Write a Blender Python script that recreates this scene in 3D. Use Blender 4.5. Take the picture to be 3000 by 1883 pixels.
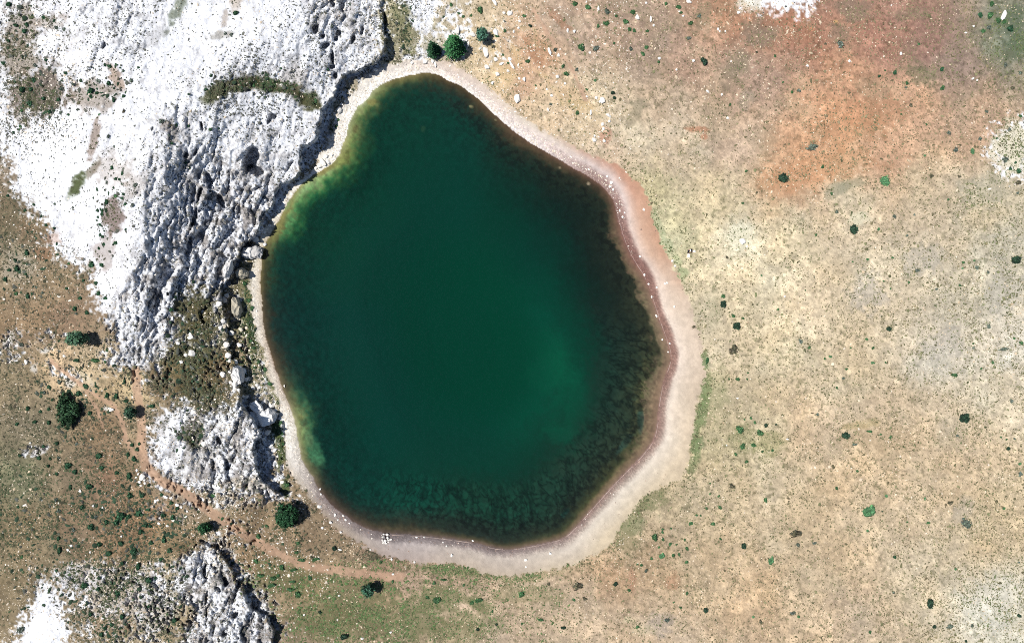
import bpy, math, random
import numpy as np

C = bpy.context.scene.collection
for o in list(bpy.data.objects):
    bpy.data.objects.remove(o)
rnd = random.Random(7)
nrs = np.random.RandomState(11)

# ---------------------------------------------------------------- camera, sky, sun, exposure
M_PX = 0.05                      # metres of lake-level ground per photograph pixel
CX, CY = 1500.0, 941.5           # the point straight below the drone
CAM_H = 100.0
cam_d = bpy.data.cameras.new('camera')
cam = bpy.data.objects.new('camera', cam_d)
C.objects.link(cam)
cam.location = (0, 0, CAM_H)
cam.rotation_euler = (0, 0, 0)
cam_d.sensor_width = 36
cam_d.lens = 36 * CAM_H / (3000 * M_PX)
cam_d.clip_start = 1.0
cam_d.clip_end = 3000
bpy.context.scene.camera = cam

SUN_EL = math.radians(62)
SUN_AZ = math.radians(176)       # from the left of the picture
sd = (math.cos(SUN_EL) * math.cos(SUN_AZ), math.cos(SUN_EL) * math.sin(SUN_AZ), math.sin(SUN_EL))
world = bpy.data.worlds.new('World')
bpy.context.scene.world = world
world.use_nodes = True
wn = world.node_tree.nodes
wl = world.node_tree.links
wn.clear()
wo = wn.new('ShaderNodeOutputWorld')
wb = wn.new('ShaderNodeBackground')
sk = wn.new('ShaderNodeTexSky')
sk.sky_type = 'NISHITA'
sk.sun_disc = False
sk.sun_elevation = SUN_EL
sk.sun_rotation = math.radians(90) - SUN_AZ
sk.altitude = 1500
wb.inputs['Strength'].default_value = 0.06
wl.new(sk.outputs[0], wb.inputs[0])
wl.new(wb.outputs[0], wo.inputs[0])
sun_d = bpy.data.lights.new('sun', 'SUN')
sun_d.energy = 4.6
sun_d.angle = math.radians(0.53)
sun_d.color = (1.0, 0.955, 0.89)
sun = bpy.data.objects.new('sun', sun_d)
C.objects.link(sun)
sun.location = (-60, 10, 140)
from mathutils import Vector
sun.rotation_euler = Vector(sd).to_track_quat('Z', 'Y').to_euler()
vs = bpy.context.scene.view_settings
bpy.context.scene.display_settings.display_device = 'sRGB'
vs.view_transform = 'Standard'
vs.look = 'None'
vs.gamma = 1
vs.use_curve_mapping = False
vs.exposure = 0.5
bpy.context.scene.cycles.max_bounces = 6
bpy.context.scene.cycles.use_denoising = False
bpy.context.scene.cycles.filter_width = 1.0
bpy.context.scene.cycles.transparent_max_bounces = 8

# ---------------------------------------------------------------- number helpers
def s2l(c):
    c = np.asarray(c, float) / 255.0
    return np.where(c <= 0.04045, c / 12.92, ((c + 0.055) / 1.055) ** 2.4)

LIGHT = np.array([2.05, 1.98, 1.88])    # what a white surface in the open returns here
def alb(c):
    return np.clip(s2l(c) / LIGHT, 0.004, 0.82)

_tabs = {}
def vnoise(x, y, seed=0):
    if seed not in _tabs:
        _tabs[seed] = np.random.RandomState(1000 + seed).rand(256, 256).astype(np.float32)
    t = _tabs[seed]
    xi = np.floor(x).astype(np.int32); yi = np.floor(y).astype(np.int32)
    fx = (x - xi).astype(np.float32); fy = (y - yi).astype(np.float32)
    fx = fx * fx * (3 - 2 * fx); fy = fy * fy * (3 - 2 * fy)
    x0 = xi & 255; x1 = (xi + 1) & 255; y0 = yi & 255; y1 = (yi + 1) & 255
    a = t[x0, y0] + (t[x1, y0] - t[x0, y0]) * fx
    b = t[x0, y1] + (t[x1, y1] - t[x0, y1]) * fx
    return a + (b - a) * fy

def fbm(x, y, scale, octv=4, seed=0, gain=0.5):
    """0..1 noise, about 0.5 in the middle"""
    r = 0; amp = 1.0; tot = 0; f = 1.0 / scale
    for k in range(octv):
        a = 0.6 * k
        xr = (x * math.cos(a) - y * math.sin(a)) * f + 17.3 * k
        yr = (x * math.sin(a) + y * math.cos(a)) * f + 5.7 * k
        r = r + amp * vnoise(xr, yr, seed + k)
        tot += amp; amp *= gain; f *= 2.03
    return r / tot

def worley(x, y, seed=0):
    """F1, F2, id of the nearest cell (0..1)"""
    k = 5000 + seed
    if k not in _tabs:
        r = np.random.RandomState(k)
        _tabs[k] = (r.rand(128, 128).astype(np.float32), r.rand(128, 128).astype(np.float32), r.rand(128, 128).astype(np.float32))
    jx, jy, ids = _tabs[k]
    xi = np.floor(x).astype(np.int32); yi = np.floor(y).astype(np.int32)
    f1 = np.full(x.shape, 9.0, np.float32); f2 = f1.copy(); cid = np.zeros(x.shape, np.float32)
    for dx in (-1, 0, 1):
        for dy in (-1, 0, 1):
            a = (xi + dx) & 127; b = (yi + dy) & 127
            d = np.hypot(xi + dx + jx[a, b] - x, yi + dy + jy[a, b] - y).astype(np.float32)
            near = d < f1
            f2 = np.where(near, f1, np.minimum(f2, d))
            cid = np.where(near, ids[a, b], cid)
            f1 = np.where(near, d, f1)
    return f1, f2, cid

def sstep(a, b, x):
    t = np.clip((x - a) / (b - a), 0, 1)
    return t * t * (3 - 2 * t)

GX = np.arange(-204, 3205, 4.0); GY = np.arange(-204, 2089, 4.0)
gx, gy = np.meshgrid(GX, GY)                      # mask grid, photograph pixels
KX = np.arange(-204, 3217, 12.0); KY = np.arange(-204, 2101, 12.0)
kx, ky = np.meshgrid(KX, KY)                      # control-field grid

def sample(f, px, py, step=4.0):
    u = np.clip((px + 204) / step, 0, f.shape[1] - 1.001); v = np.clip((py + 204) / step, 0, f.shape[0] - 1.001)
    i = u.astype(np.int32); j = v.astype(np.int32); a = (u - i); b = (v - j)
    if f.ndim == 3:
        a = a[..., None]; b = b[..., None]
    return (f[j, i] * (1 - a) + f[j, i + 1] * a) * (1 - b) + (f[j + 1, i] * (1 - a) + f[j + 1, i + 1] * a) * b

def poly_dist(x, y, pts, closed=True):
    d = np.full(x.shape, 1e9, np.float32)
    n = len(pts)
    for k in range(n if closed else n - 1):
        ax, ay = pts[k]; bx, by = pts[(k + 1) % n]
        vx, vy = bx - ax, by - ay
        t = np.clip(((x - ax) * vx + (y - ay) * vy) / (vx * vx + vy * vy + 1e-9), 0, 1)
        d = np.minimum(d, (x - ax - t * vx) ** 2 + (y - ay - t * vy) ** 2)
    return np.sqrt(d)

def poly_in(x, y, pts):
    r = np.zeros(x.shape, bool); n = len(pts)
    for k in range(n):
        ax, ay = pts[k]; bx, by = pts[(k + 1) % n]
        if ay == by:
            continue
        c = (ay > y) != (by > y)
        r ^= c & (x < (bx - ax) * (y - ay) / (by - ay) + ax)
    return r

def sdist(x, y, pts):
    """signed distance, positive inside"""
    d = poly_dist(x, y, pts)
    return np.where(poly_in(x, y, pts), d, -d)

def idw(pts, vals, p=3.2, x=None, y=None):
    x = kx if x is None else x; y = ky if y is None else y
    vals = np.asarray(vals, float)
    num = 0; den = 0
    for (ax, ay), v in zip(pts, vals):
        w = 1.0 / (((x - ax) ** 2 + (y - ay) ** 2) + 400.0) ** (p / 2)
        num = num + (w[..., None] * v if vals.ndim > 1 else w * v)
        den = den + w
    return num / (den[..., None] if vals.ndim > 1 else den)

def blur(f, n):
    for _ in range(2):
        for ax in (0, 1):
            k = 2 * n + 1
            p = np.concatenate([np.repeat(np.take(f, [0], ax), n + 1, ax), f, np.repeat(np.take(f, [-1], ax), n, ax)], ax)
            c = np.cumsum(p, ax)
            f = (np.take(c, range(k, c.shape[ax]), ax) - np.take(c, range(0, c.shape[ax] - k), ax)) / k
    return f

def nums(t):
    v = [float(q) for q in t.replace(',', ' ').split()]
    return list(zip(v[0::2], v[1::2]))

def smooth_poly(pts):
    """one round of corner cutting"""
    out = []
    for k in range(len(pts)):
        a = pts[k]; b = pts[(k + 1) % len(pts)]
        out += [(a[0] * .75 + b[0] * .25, a[1] * .75 + b[1] * .25), (a[0] * .25 + b[0] * .75, a[1] * .25 + b[1] * .75)]
    return out

# ---------------------------------------------------------------- survey of the place (photograph pixels)
SHORE = nums('''1200,220 1250,213 1278,218 1306,232 1356,255 1393,283 1430,318 1471,355 1511,389 1558,420 1599,445 1642,470
1674,490 1712,510 1749,532 1774,555 1793,580 1802,605 1811,648 1824,695 1843,742 1864,779 1886,810 1902,851 1917,898
1931,942 1949,989 1961,1026 1964,1051 1956,1079 1942,1116 1933,1157 1927,1200 1924,1247 1914,1288 1892,1319 1858,1356 1827,1387
1798,1416 1761,1457 1714,1510 1680,1550 1649,1575 1605,1588 1543,1600 1490,1608 1443,1603 1393,1588 1340,1580 1278,1572 1225,1566
1180,1565 1136,1562 1086,1552 1036,1528 993,1497 958,1466 937,1438 924,1412 900,1370 881,1339 873,1295 865,1239 850,1192
834,1154 815,1101 800,1058 786,1014 776,974 771,942 767,893 763,850 762,815 765,762 775,722 793,684 815,650 834,610 856,572 881,541
912,518 937,501 968,485 988,464 1000,432 1012,409 1021,362 1043,318 1074,290 1099,259 1136,237 1177,225''')
BEACH = nums('''1200,178 1278,181 1325,190 1375,215 1418,246 1465,280 1499,318 1558,358 1620,396 1683,430 1730,452 1790,474
1824,487 1846,524 1874,536 1892,564 1905,602 1914,642 1927,683 1939,720 1961,758 1983,792 1998,829 2017,870 2026,907 2034,938
2045,961 2058,1020 2058,1045 2070,1079 2064,1116 2042,1179 2036,1241 2023,1291 2020,1334 2005,1384 1995,1409
1956,1416 1909,1441 1868,1472 1847,1510 1819,1547 1800,1572 1792,1590 1761,1619 1711,1643 1661,1659 1599,1671 1543,1684 1490,1690
1437,1687 1402,1678 1375,1659 1325,1650 1262,1650 1200,1651 1161,1643 1114,1628 1068,1600 1021,1569 980,1547 949,1513 924,1479
899,1444 868,1413 850,1394 841,1348 832,1286 826,1223 813,1180 797,1139 782,1092 775,1046 757,1005 749,968 741,942
732,908 732,846 735,790 747,762 757,721 767,680 798,646 830,602 847,559 866,534 900,512 931,481 937,452 972,406 978,368 980,337
1006,310 1016,300 1038,268 1062,237 1087,215 1124,190 1150,183''')
RIM = nums('''1112,-220 1112,-60 1118,40 1130,100 1127,156 1099,181 1046,203 1015,218 987,246 962,299 943,324 937,349 931,374 927,399
909,418 885,430 882,461 877,505 862,530 824,540 809,562 801,584 789,606 771,630 753,666 744,682 722,708 703,730 694,764 678,808
650,833 641,867 645,900 665,950 672,1000 676,1050 686,1073 700,1110 706,1160 709,1185 730,1222 752,1258 758,1275 742,1296 746,1350 760,1403
782,1428 815,1448''')
PLAT = RIM + nums('700,1475 560,1445 470,1412 415,1410 300,1500 100,1550 -220,1600 -220,-220')
RIM2 = nums('''590,1592 631,1612 662,1643 684,1678 690,1700 703,1712 715,1755 735,1780 760,1800 787,1814 802,1848 795,1880 800,2100''')
PLAT2 = RIM2 + nums('450,2100 455,1850 500,1740 520,1660')
ROCK = {
 'main': nums('''-220,-220 1130,-220 1116,-20 1122,40 1136,100 1145,150 1124,186 1092,217 1055,227 1018,250 1011,280 985,300 976,340
 972,405 940,440 905,495 872,530 845,560 838,595 815,625 790,655 765,692 735,715 715,735 700,765 690,800 672,850 645,875 600,850
 560,850 520,860 500,905 520,960 500,1010 480,1050 420,1085 395,1085 330,1075 312,1060 330,1010 325,965 300,930 280,880 255,800 200,760 150,735
 130,715 145,680 130,650 85,610 45,565 25,520 30,460 0,430 -220,400'''),
 'crag': nums('''440,1215 480,1200 500,1190 560,1200 640,1190 690,1175 725,1165 765,1165 805,1185 806,1240 790,1262 800,1290 818,1350 828,1420 842,1450 790,1462 700,1452
 610,1447 520,1425 470,1402 435,1372 428,1330 434,1270'''),
 'slab': nums('-220,2100 -220,1990 30,1880 75,1800 95,1740 113,1690 150,1700 180,1745 192,1800 200,1880 205,2100'),
 'knoll': nums('''500,1690 530,1640 560,1612 610,1596 660,1636 700,1688 740,1735 795,1785 820,1850 805,1900 805,2100 480,2100 540,1880 560,1780 510,1720'''),
 'top': nums('2160,-220 2172,0 2200,18 2250,26 2290,40 2330,40 2368,32 2385,0 2390,-220'),
 'edge': nums('2898,430 2918,395 2945,365 3000,348 3220,330 3220,508 2940,508 2915,470'),
 'north': nums('1150,-220 1290,-220 1292,10 1275,60 1240,112 1205,70 1180,20'),
 'block': nums('''664,876 700,868 722,905 716,945 690,960 668,930'''),
}
PATH = [(nums('398,1085 402,1150 412,1200 416,1260 413,1310 430,1368 470,1408 540,1442 620,1500 700,1556 790,1608 870,1648 960,1668 1060,1682 1180,1690'), 12),
        (nums('150,1058 210,1108 270,1150 330,1185 356,1230 370,1290 400,1340'), 6),
        (nums('250,1145 285,1200 300,1250'), 4), (nums('1560,30 1620,120 1680,210 1715,290'), 5)]

SOIL = '''1300,40:225,205,170 1400,120:236,208,164 1550,150:216,170,130 1700,80:196,162,132 1900,120:180,150,125 2000,180:190,150,120
2150,60:185,130,95 2200,200:180,145,120 2300,30:190,140,110 2350,100:185,125,95 2500,250:205,150,110 2450,330:215,155,110 2600,120:180,125,100
2700,100:170,125,105 2800,180:165,135,115 2950,100:130,135,110 2700,330:210,160,120 2850,350:200,160,125 2600,450:215,165,125
2300,520:220,170,130 2150,420:210,175,140 2350,450:215,160,115 1950,300:195,165,130 2000,420:215,190,155 1850,400:205,185,150 1750,330:238,208,162
1650,300:234,198,152 1800,450:215,185,150 1900,560:210,198,155 1960,680:220,212,170 2100,600:225,205,165 2170,700:248,240,210 2300,700:230,212,175
2500,600:228,208,175 2700,550:220,198,165 2900,600:218,202,170 2600,800:225,208,178 2850,850:218,205,178 2950,700:215,205,180 2200,850:235,218,182
2400,900:235,215,182 2100,1000:230,212,178 2300,1000:230,212,175 2500,1100:225,205,170 2750,1030:222,212,192 2950,1000:238,230,212 2900,1150:228,212,182
2600,1200:222,195,160 2400,1250:222,195,160 2200,1250:212,195,160 2100,1300:205,190,150 2500,1380:228,198,158 2800,1350:225,200,165 2900,1500:225,200,160
2600,1500:225,200,165 2300,1500:222,200,165 2100,1450:215,195,160 1950,1450:200,180,145 1850,1600:200,175,140 1900,1650:200,170,135 2050,1700:210,185,150
2200,1700:218,188,150 2400,1700:220,195,160 2700,1700:225,205,172 2900,1800:238,232,212 2500,1800:215,190,160 2200,1850:215,185,150 1950,1850:220,195,165
1700,1800:215,190,160 1800,1700:205,170,135 1550,1750:205,180,150 1400,1800:200,175,150 1250,1720:190,160,135 1250,1850:175,155,125 1050,1800:165,135,110
900,1850:175,145,120 900,1700:165,135,100 1000,1620:176,145,116 870,1600:172,138,108 1080,1680:175,135,110 750,1600:168,134,102 700,1530:172,138,106
820,1460:182,148,116 650,1480:180,150,120 560,1450:182,152,126 470,1410:170,138,110 430,1370:172,140,110 410,1250:172,142,112 400,1150:228,200,150
300,1250:165,130,100 330,1400:160,120,95 200,1400:155,130,105 100,1250:150,130,105 50,1400:140,130,100 50,1550:150,125,95 200,1550:150,120,95
350,1550:165,125,95 450,1500:175,130,95 500,1580:168,134,100 50,1700:155,130,100 120,1600:165,140,110 300,1700:165,135,105 400,1800:200,170,135
550,1700:190,165,135 60,1100:165,140,110 180,1080:225,190,145 250,1080:215,190,150 100,960:165,130,100 200,930:165,130,105 60,750:180,160,135
150,800:165,135,105 80,700:150,120,95 40,640:135,115,90 100,660:150,120,90 10,500:165,145,120 120,270:150,130,115 60,80:165,150,130 330,640:160,135,122
340,230:190,160,140 700,300:110,100,75 600,950:95,90,60 580,1100:110,100,70 700,1050:190,160,125 760,1130:190,170,140 560,1270:105,98,85 480,1130:150,120,90 1180,80:175,165,125
1250,150:228,215,190 720,960:170,150,110 740,1050:185,165,130'''
# seen colour of the lake floor, by bearing from the middle of the lake: distance from the waterline : colour
LAKE_C = (1360.0, 930.0)
BED = {
 0: '0:150,125,105 8:142,120,98 25:122,110,84 33:56,58,41 90:32,40,31 150:24,38,32 220:12,55,42 320:8,72,55 450:8,62,48',
 -25: '0:150,125,105 10:142,118,96 36:126,114,88 44:80,80,53 80:44,54,40 130:28,42,34 190:26,50,40 240:12,60,45 300:12,84,60 420:8,70,54',
 -50: '0:140,118,100 20:118,103,76 34:74,76,48 78:40,50,38 150:30,48,38 220:18,55,42 320:10,75,56 450:8,64,50',
 -88: '0:125,105,92 10:105,92,75 17:80,75,53 38:38,48,40 100:28,46,36 150:22,55,42 220:12,62,48 400:8,62,50',
 -105: '0:110,95,85 25:80,72,52 52:50,55,42 90:34,52,42 150:13,58,46 400:8,62,50',
 -125: '0:110,90,80 22:72,64,50 55:38,50,42 95:13,55,46 200:8,60,50',
 -146: '0:200,195,150 14:150,160,105 42:75,122,82 62:28,72,56 90:10,58,48 300:8,60,50',
 -167: '0:120,100,75 15:72,68,50 38:32,56,48 85:11,58,50 300:8,60,50',
 180: '0:112,96,70 14:64,62,46 36:22,54,47 85:9,54,48 300:8,60,50',
 165: '0:130,115,75 12:80,80,50 32:36,70,50 66:10,57,47 300:8,60,48',
 151: '0:170,160,100 16:150,150,90 32:98,148,90 56:48,106,62 82:12,62,46 300:8,60,48',
 140: '0:190,180,120 14:168,196,136 32:104,152,90 52:40,100,60 80:10,60,46 300:8,60,48',
 126: '0:200,195,140 18:154,166,98 38:98,132,76 62:44,92,54 105:11,60,45 300:8,60,48',
 116: '0:190,195,150 18:140,155,95 32:88,112,68 54:34,74,50 80:10,58,44 300:8,60,48',
 104: '0:150,135,90 12:108,108,65 28:48,68,48 60:11,55,42 300:8,60,48',
 92: '0:95,78,50 14:60,55,38 42:27,52,42 85:8,55,44 300:8,60,48',
 72: '0:110,85,65 18:74,64,45 42:38,47,35 80:20,42,32 140:12,46,36 220:8,55,42 320:8,60,46',
 46: '0:120,90,75 14:74,62,45 34:35,42,30 110:18,32,26 170:12,46,37 260:8,56,44 380:7,62,47',
 20: '0:140,105,90 13:122,98,80 24:104,90,68 32:40,45,33 110:20,31,25 180:13,44,35 260:8,60,46 350:7,66,50',
}
SAND = {
 0: '0:150,115,100 18:160,125,112 28:244,224,204 60:238,216,192 100:226,203,178 140:222,198,170',
 20: '0:140,100,90 20:150,115,105 32:238,212,194 60:228,190,162 90:214,170,140 130:205,160,130',
 45: '0:168,140,130 16:176,146,136 34:235,215,205 66:215,165,138 100:208,160,130',
 72: '0:262,250,242 20:248,230,220 42:238,222,202 80:230,205,170',
 92: '0:268,258,246 20:246,228,214 60:225,200,175',
 115: '0:290,284,272 60:262,250,232',
 140: '0:285,275,258 40:280,270,252',
 160: '0:240,222,192 20:272,262,240 50:250,236,210',
 180: '0:222,204,180 20:262,250,232 50:235,218,190',
 -165: '0:200,178,158 16:246,232,212 40:225,205,175',
 -146: '0:240,230,210 26:284,276,262 60:272,258,238',
 -125: '0:150,135,130 18:178,162,152 40:200,180,155 70:195,160,130',
 -105: '0:120,108,105 16:150,138,135 30:206,192,184 70:198,180,168 100:190,168,146',
 -88: '0:120,105,100 13:150,135,130 28:218,202,186 60:210,192,172 85:214,194,168',
 -50: '0:150,120,110 18:185,165,150 34:240,226,206 90:230,210,178 130:218,198,165',
}
def bearing_table(T, nd=160, stepd=4.0):
    keys = sorted(T)
    tab = np.zeros((360, nd, 3))
    dist = np.arange(nd) * stepd
    prof = {}
    for k in keys:
        st = [(float(a.split(':')[0]), [float(q) for q in a.split(':')[1].split(',')]) for a in T[k].split()]
        prof[k] = np.stack([np.interp(dist, [s[0] for s in st], [s[1][c] for s in st]) for c in range(3)], -1)
    kk = keys + [keys[0] + 360]
    for d in range(360):
        a = d - 180
        while a < keys[0]:
            a += 360
        for q in range(len(kk) - 1):
            if kk[q] <= a <= kk[q + 1]:
                t = (a - kk[q]) / max(1e-6, kk[q + 1] - kk[q])
                t = t * t * (3 - 2 * t)
                tab[d] = prof[kk[q]] * (1 - t) + prof[kk[(q + 1) % len(keys)] if q + 1 == len(keys) else kk[q + 1]] * t
                break
    return tab
def table_at(tab, theta, d, stepd=4.0):
    a = (np.degrees(theta) + 180) % 360
    i = np.floor(a).astype(int) % 360; f = (a - np.floor(a))[..., None]; i2 = (i + 1) % 360
    u = np.clip(d / stepd, 0, tab.shape[1] - 1.001); j = u.astype(int); g = (u - j)[..., None]
    A = tab[i, j] * (1 - g) + tab[i, j + 1] * g
    B = tab[i2, j] * (1 - g) + tab[i2, j + 1] * g
    return A * (1 - f) + B * f
bed_tab = bearing_table(BED); sand_tab = bearing_table(SAND)

shore_s = smooth_poly(SHORE)
SD = sdist(gx, gy, shore_s).astype(np.float32)
_m = sstep(60, 170, SD); SD = SD * (1 - _m) + blur(blur(SD, 14), 14) * _m                       # + in the water
BD = sdist(gx, gy, smooth_poly(BEACH)).astype(np.float32)            # + inside the beach outline
PD = sdist(gx, gy, PLAT).astype(np.float32); PD2 = sdist(gx, gy, PLAT2).astype(np.float32)
RD = poly_dist(gx, gy, RIM, False); RD2 = poly_dist(gx, gy, RIM2, False)
ROCKD = {k: sdist(gx, gy, v).astype(np.float32) for k, v in ROCK.items()}
PATHD = [poly_dist(gx, gy, p, False) - w for p, w in PATH]
PATHD = np.minimum.reduce(PATHD)

# soil colour seen from the air
_sp = [(tuple(float(q) for q in a.split(':')[0].split(',')), [float(q) for q in a.split(':')[1].split(',')]) for a in SOIL.split()]
_sv = np.array([b for a, b in _sp])
_sv = _sv.mean(1, keepdims=True) + (_sv - _sv.mean(1, keepdims=True)) * .86
for q_, (a_, b_) in enumerate(_sp):
    if a_[0] < 1120 and a_[1] > 560 and b_[0] < 206:
        _sv[q_] = _sv[q_] * np.array([.97, 1.0, .97])
for q_, (a_, b_) in enumerate(_sp):
    if a_[0] > 1150 and a_[1] > 480:
        _sv[q_] = _sv[q_] * np.array([1.0, .985, .955])
    if a_[0] > 1500 and a_[1] < 480:
        _sv[q_] = (_sv[q_].mean() + (_sv[q_] - _sv[q_].mean()) * .92) * 1.06
SOILF = idw([a for a, b in _sp], _sv)

# relief: upper ground (rock plateau) and lower ground (foot of the cliffs, plain)
UP = '''1150,-60,4.2 1150,20,3.6 1130,100,3.0 1100,180,2.9 1015,218,2.9 960,300,2.9 935,360,3.4 905,420,3.8 870,470,3.4 860,530,2.2 818,570,2.2 784,633,1.9 756,683,1.9 703,730,2.6 678,808,2.9 641,867,2.8
900,-100,7.8 850,60,7.4 760,120,7.7 650,200,8.1 560,300,9.2 470,420,11 420,550,11.5 410,700,11 390,800,10 350,900,8 330,1000,5.5 1000,0,6 1050,100,4.4
700,400,6.2 640,550,5.0 560,700,5.2 560,800,4.6 500,600,8.6 480,720,8.2 450,830,7.4 600,620,5.2 650,450,6.2 600,400,8.4 700,600,4.2 640,720,4.0 900,150,6.0 800,300,5.4 850,400,4.8
300,100,9 150,200,7.5 250,450,9 120,500,6 200,700,6 280,800,6.5 50,400,6 0,600,4.5 0,100,7 100,750,4.5 0,900,4 200,950,4.5
600,930,4.4 560,1080,4.2 620,1150,4 700,1000,2.0 730,1000,1.6 480,1130,5 660,1080,2.3 655,950,2.3 660,1000,2.2 640,920,2.6 690,1100,2.2
460,1300,5.5 550,1250,5.8 650,1250,5.2 700,1230,4.8 735,1290,4.8 745,1380,4.6 785,1440,2.8 650,1380,4.6 550,1400,3.8 480,1390,3.2 700,1440,2.6
420,1300,3.5 330,1400,3.5 200,1500,3.3 0,1400,3 300,1250,4 150,1200,4 400,1550,3.2 100,1600,3
610,1645,4.0 640,1640,3.8 680,1720,3.7 600,1800,5 735,1800,3.9 780,1860,3.7 500,1850,4.6 700,1880,4.4 520,1720,3.9 640,1700,4.6 700,1790,4.4'''
LO = '''700,900,1.0 720,760,1.0 740,1050,1.3 720,1150,1.6 770,1200,1.2 800,1250,1.0 820,1350,1.0 840,1440,1.0 960,400,.9 1010,260,1 1100,210,.9 1150,170,1.2
690,850,1.2 670,870,1.8 650,940,2.2 690,1000,1.7 680,1060,1.8 700,1120,1.9 650,900,2.0 720,1200,2
750,1550,1.6 600,1500,2.2 500,1560,2.8 400,1600,3 200,1500,3.2 100,1300,3.2 700,1690,2.8 740,1760,2.7 760,1800,2.6 830,1800,2.3 850,1880,2 840,575,.5 800,650,.45 880,520,.5 770,690,.6 640,1620,2.8 665,1625,3.2 700,1668,3.1 400,1800,4 150,1800,4.2 300,1700,3.6 -100,1500,3
900,1750,1.4 1000,1880,1.7 1100,1750,1 1400,1800,1.2 1700,1800,1.2 2100,1600,1.2 2600,1800,1.5 2900,1500,1.8 2500,1200,1.6 2100,1000,1 2900,900,2 2300,700,1.4 2100,500,1.2 2500,300,2.2
2900,300,2.6 2900,50,3 2300,20,3 1900,100,2.6 1700,150,2 1500,100,2 1300,60,2.2 1250,140,1.5 1180,60,2.7 1160,-60,4.0 1165,0,3.4 1160,100,2.4 1160,140,1.7 1800,400,1'''
def field3(t):
    a = [tuple(float(q) for q in s.split(',')) for s in t.split()]
    return [(q[0], q[1]) for q in a], [q[2] for q in a]
UPF = blur(idw(*field3(UP)), 3); LOF = blur(idw(*field3(LO)), 3)
ROUGH = '''900,150,.2 1050,150,.34 1000,60,.55 700,350,.2 800,300,.22 700,420,.3 620,330,.2 850,300,.2 650,500,.8 700,650,1 560,750,1 600,650,1.2 760,600,1 450,850,1 400,950,.9 350,1000,.4 830,350,.32 820,450,.3 620,420,.42 850,520,.3
300,500,.05 400,300,.14 200,450,.03 500,150,.06 650,80,.05 800,80,.1 350,700,.03 330,850,.06 150,350,.05 300,80,.32 250,150,.2 520,380,.4 480,600,.35 450,700,.35
650,1300,1 480,1300,.35 700,1400,.9 450,1240,.15 600,1750,.9 700,1850,1 560,1800,.8 760,1850,1 120,1850,.0 130,1720,.3 740,1220,.9 800,1200,.5 2270,10,.05 2960,430,.05 1200,0,.05 1250,60,.15
600,950,.6 560,1100,.5 700,950,.9 720,1050,.8 330,640,.1 120,270,.2'''
ROUGHF = blur(idw(*field3(ROUGH)), 2)

# hollows and steps in the rock: x, y, rx, ry, turn, depth
PITS = [(735, 466, 23, 42, 18, 3.2), (752, 500, 30, 16, 20, 2.0), (612, 528, 9, 30, -12, 1.8), (646, 592, 10, 26, -30, 1.8), (584, 575, 6, 34, 14, 1.5), (571, 632, 6, 36, 16, 1.6),
        (556, 716, 9, 30, 8, 1.6), (545, 748, 7, 14, 0, 1.2), (924, 84, 12, 14, 0, 1.8), (946, 106, 9, 7, 30, 1.5), (952, 134, 15, 9, -20, 1.7), (992, 96, 12, 10, 40, 1.6), (985, 112, 8, 10, 0, 1.4),
        (1033, 116, 6, 16, 15, 1.4), (974, 168, 6, 22, -6, 1.8), (975, 196, 9, 8, 0, 1.4), (982, 222, 10, 10, 0, 1.5), (800, 340, 12, 9, 30, 1.4), (788, 350, 6, 14, 15, 1.0), (848, 486, 7, 20, 30, 1.0),
        (975, 5, 9, 16, 0, 1.5), (1002, 20, 7, 18, 5, 1.2), (1060, 90, 4, 14, 0, 1.2), (1128, 70, 4, 34, 2, 1.4), (642, 1290, 10, 16, -30, 1.4), (665, 1360, 6, 20, 5, 1.2), 
        
        (660, 1702, 8, 16, 0, 1.4), (640, 1720, 10, 6, 0, 1.0), (690, 1735, 8, 34, 20, 1.6), (690, 1800, 16, 10, -30, 1.6), (606, 1750, 5, 24, 10, 1.2), (660, 1850, 14, 22, 30, 1.5), (600, 1672, 6, 24, 0, 1.2),
        (628, 1660, 6, 10, 0, 1.0), (590, 370, 4, 14, -10, 1.0), (545, 454, 8, 10, 0, 1.2), (570, 447, 5, 14, 30, 1.0), (305, 135, 7, 9, 30, .9), (447, 376, 3, 8, 10, .9), (588, 368, 3, 12, 0, .9)]

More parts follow.
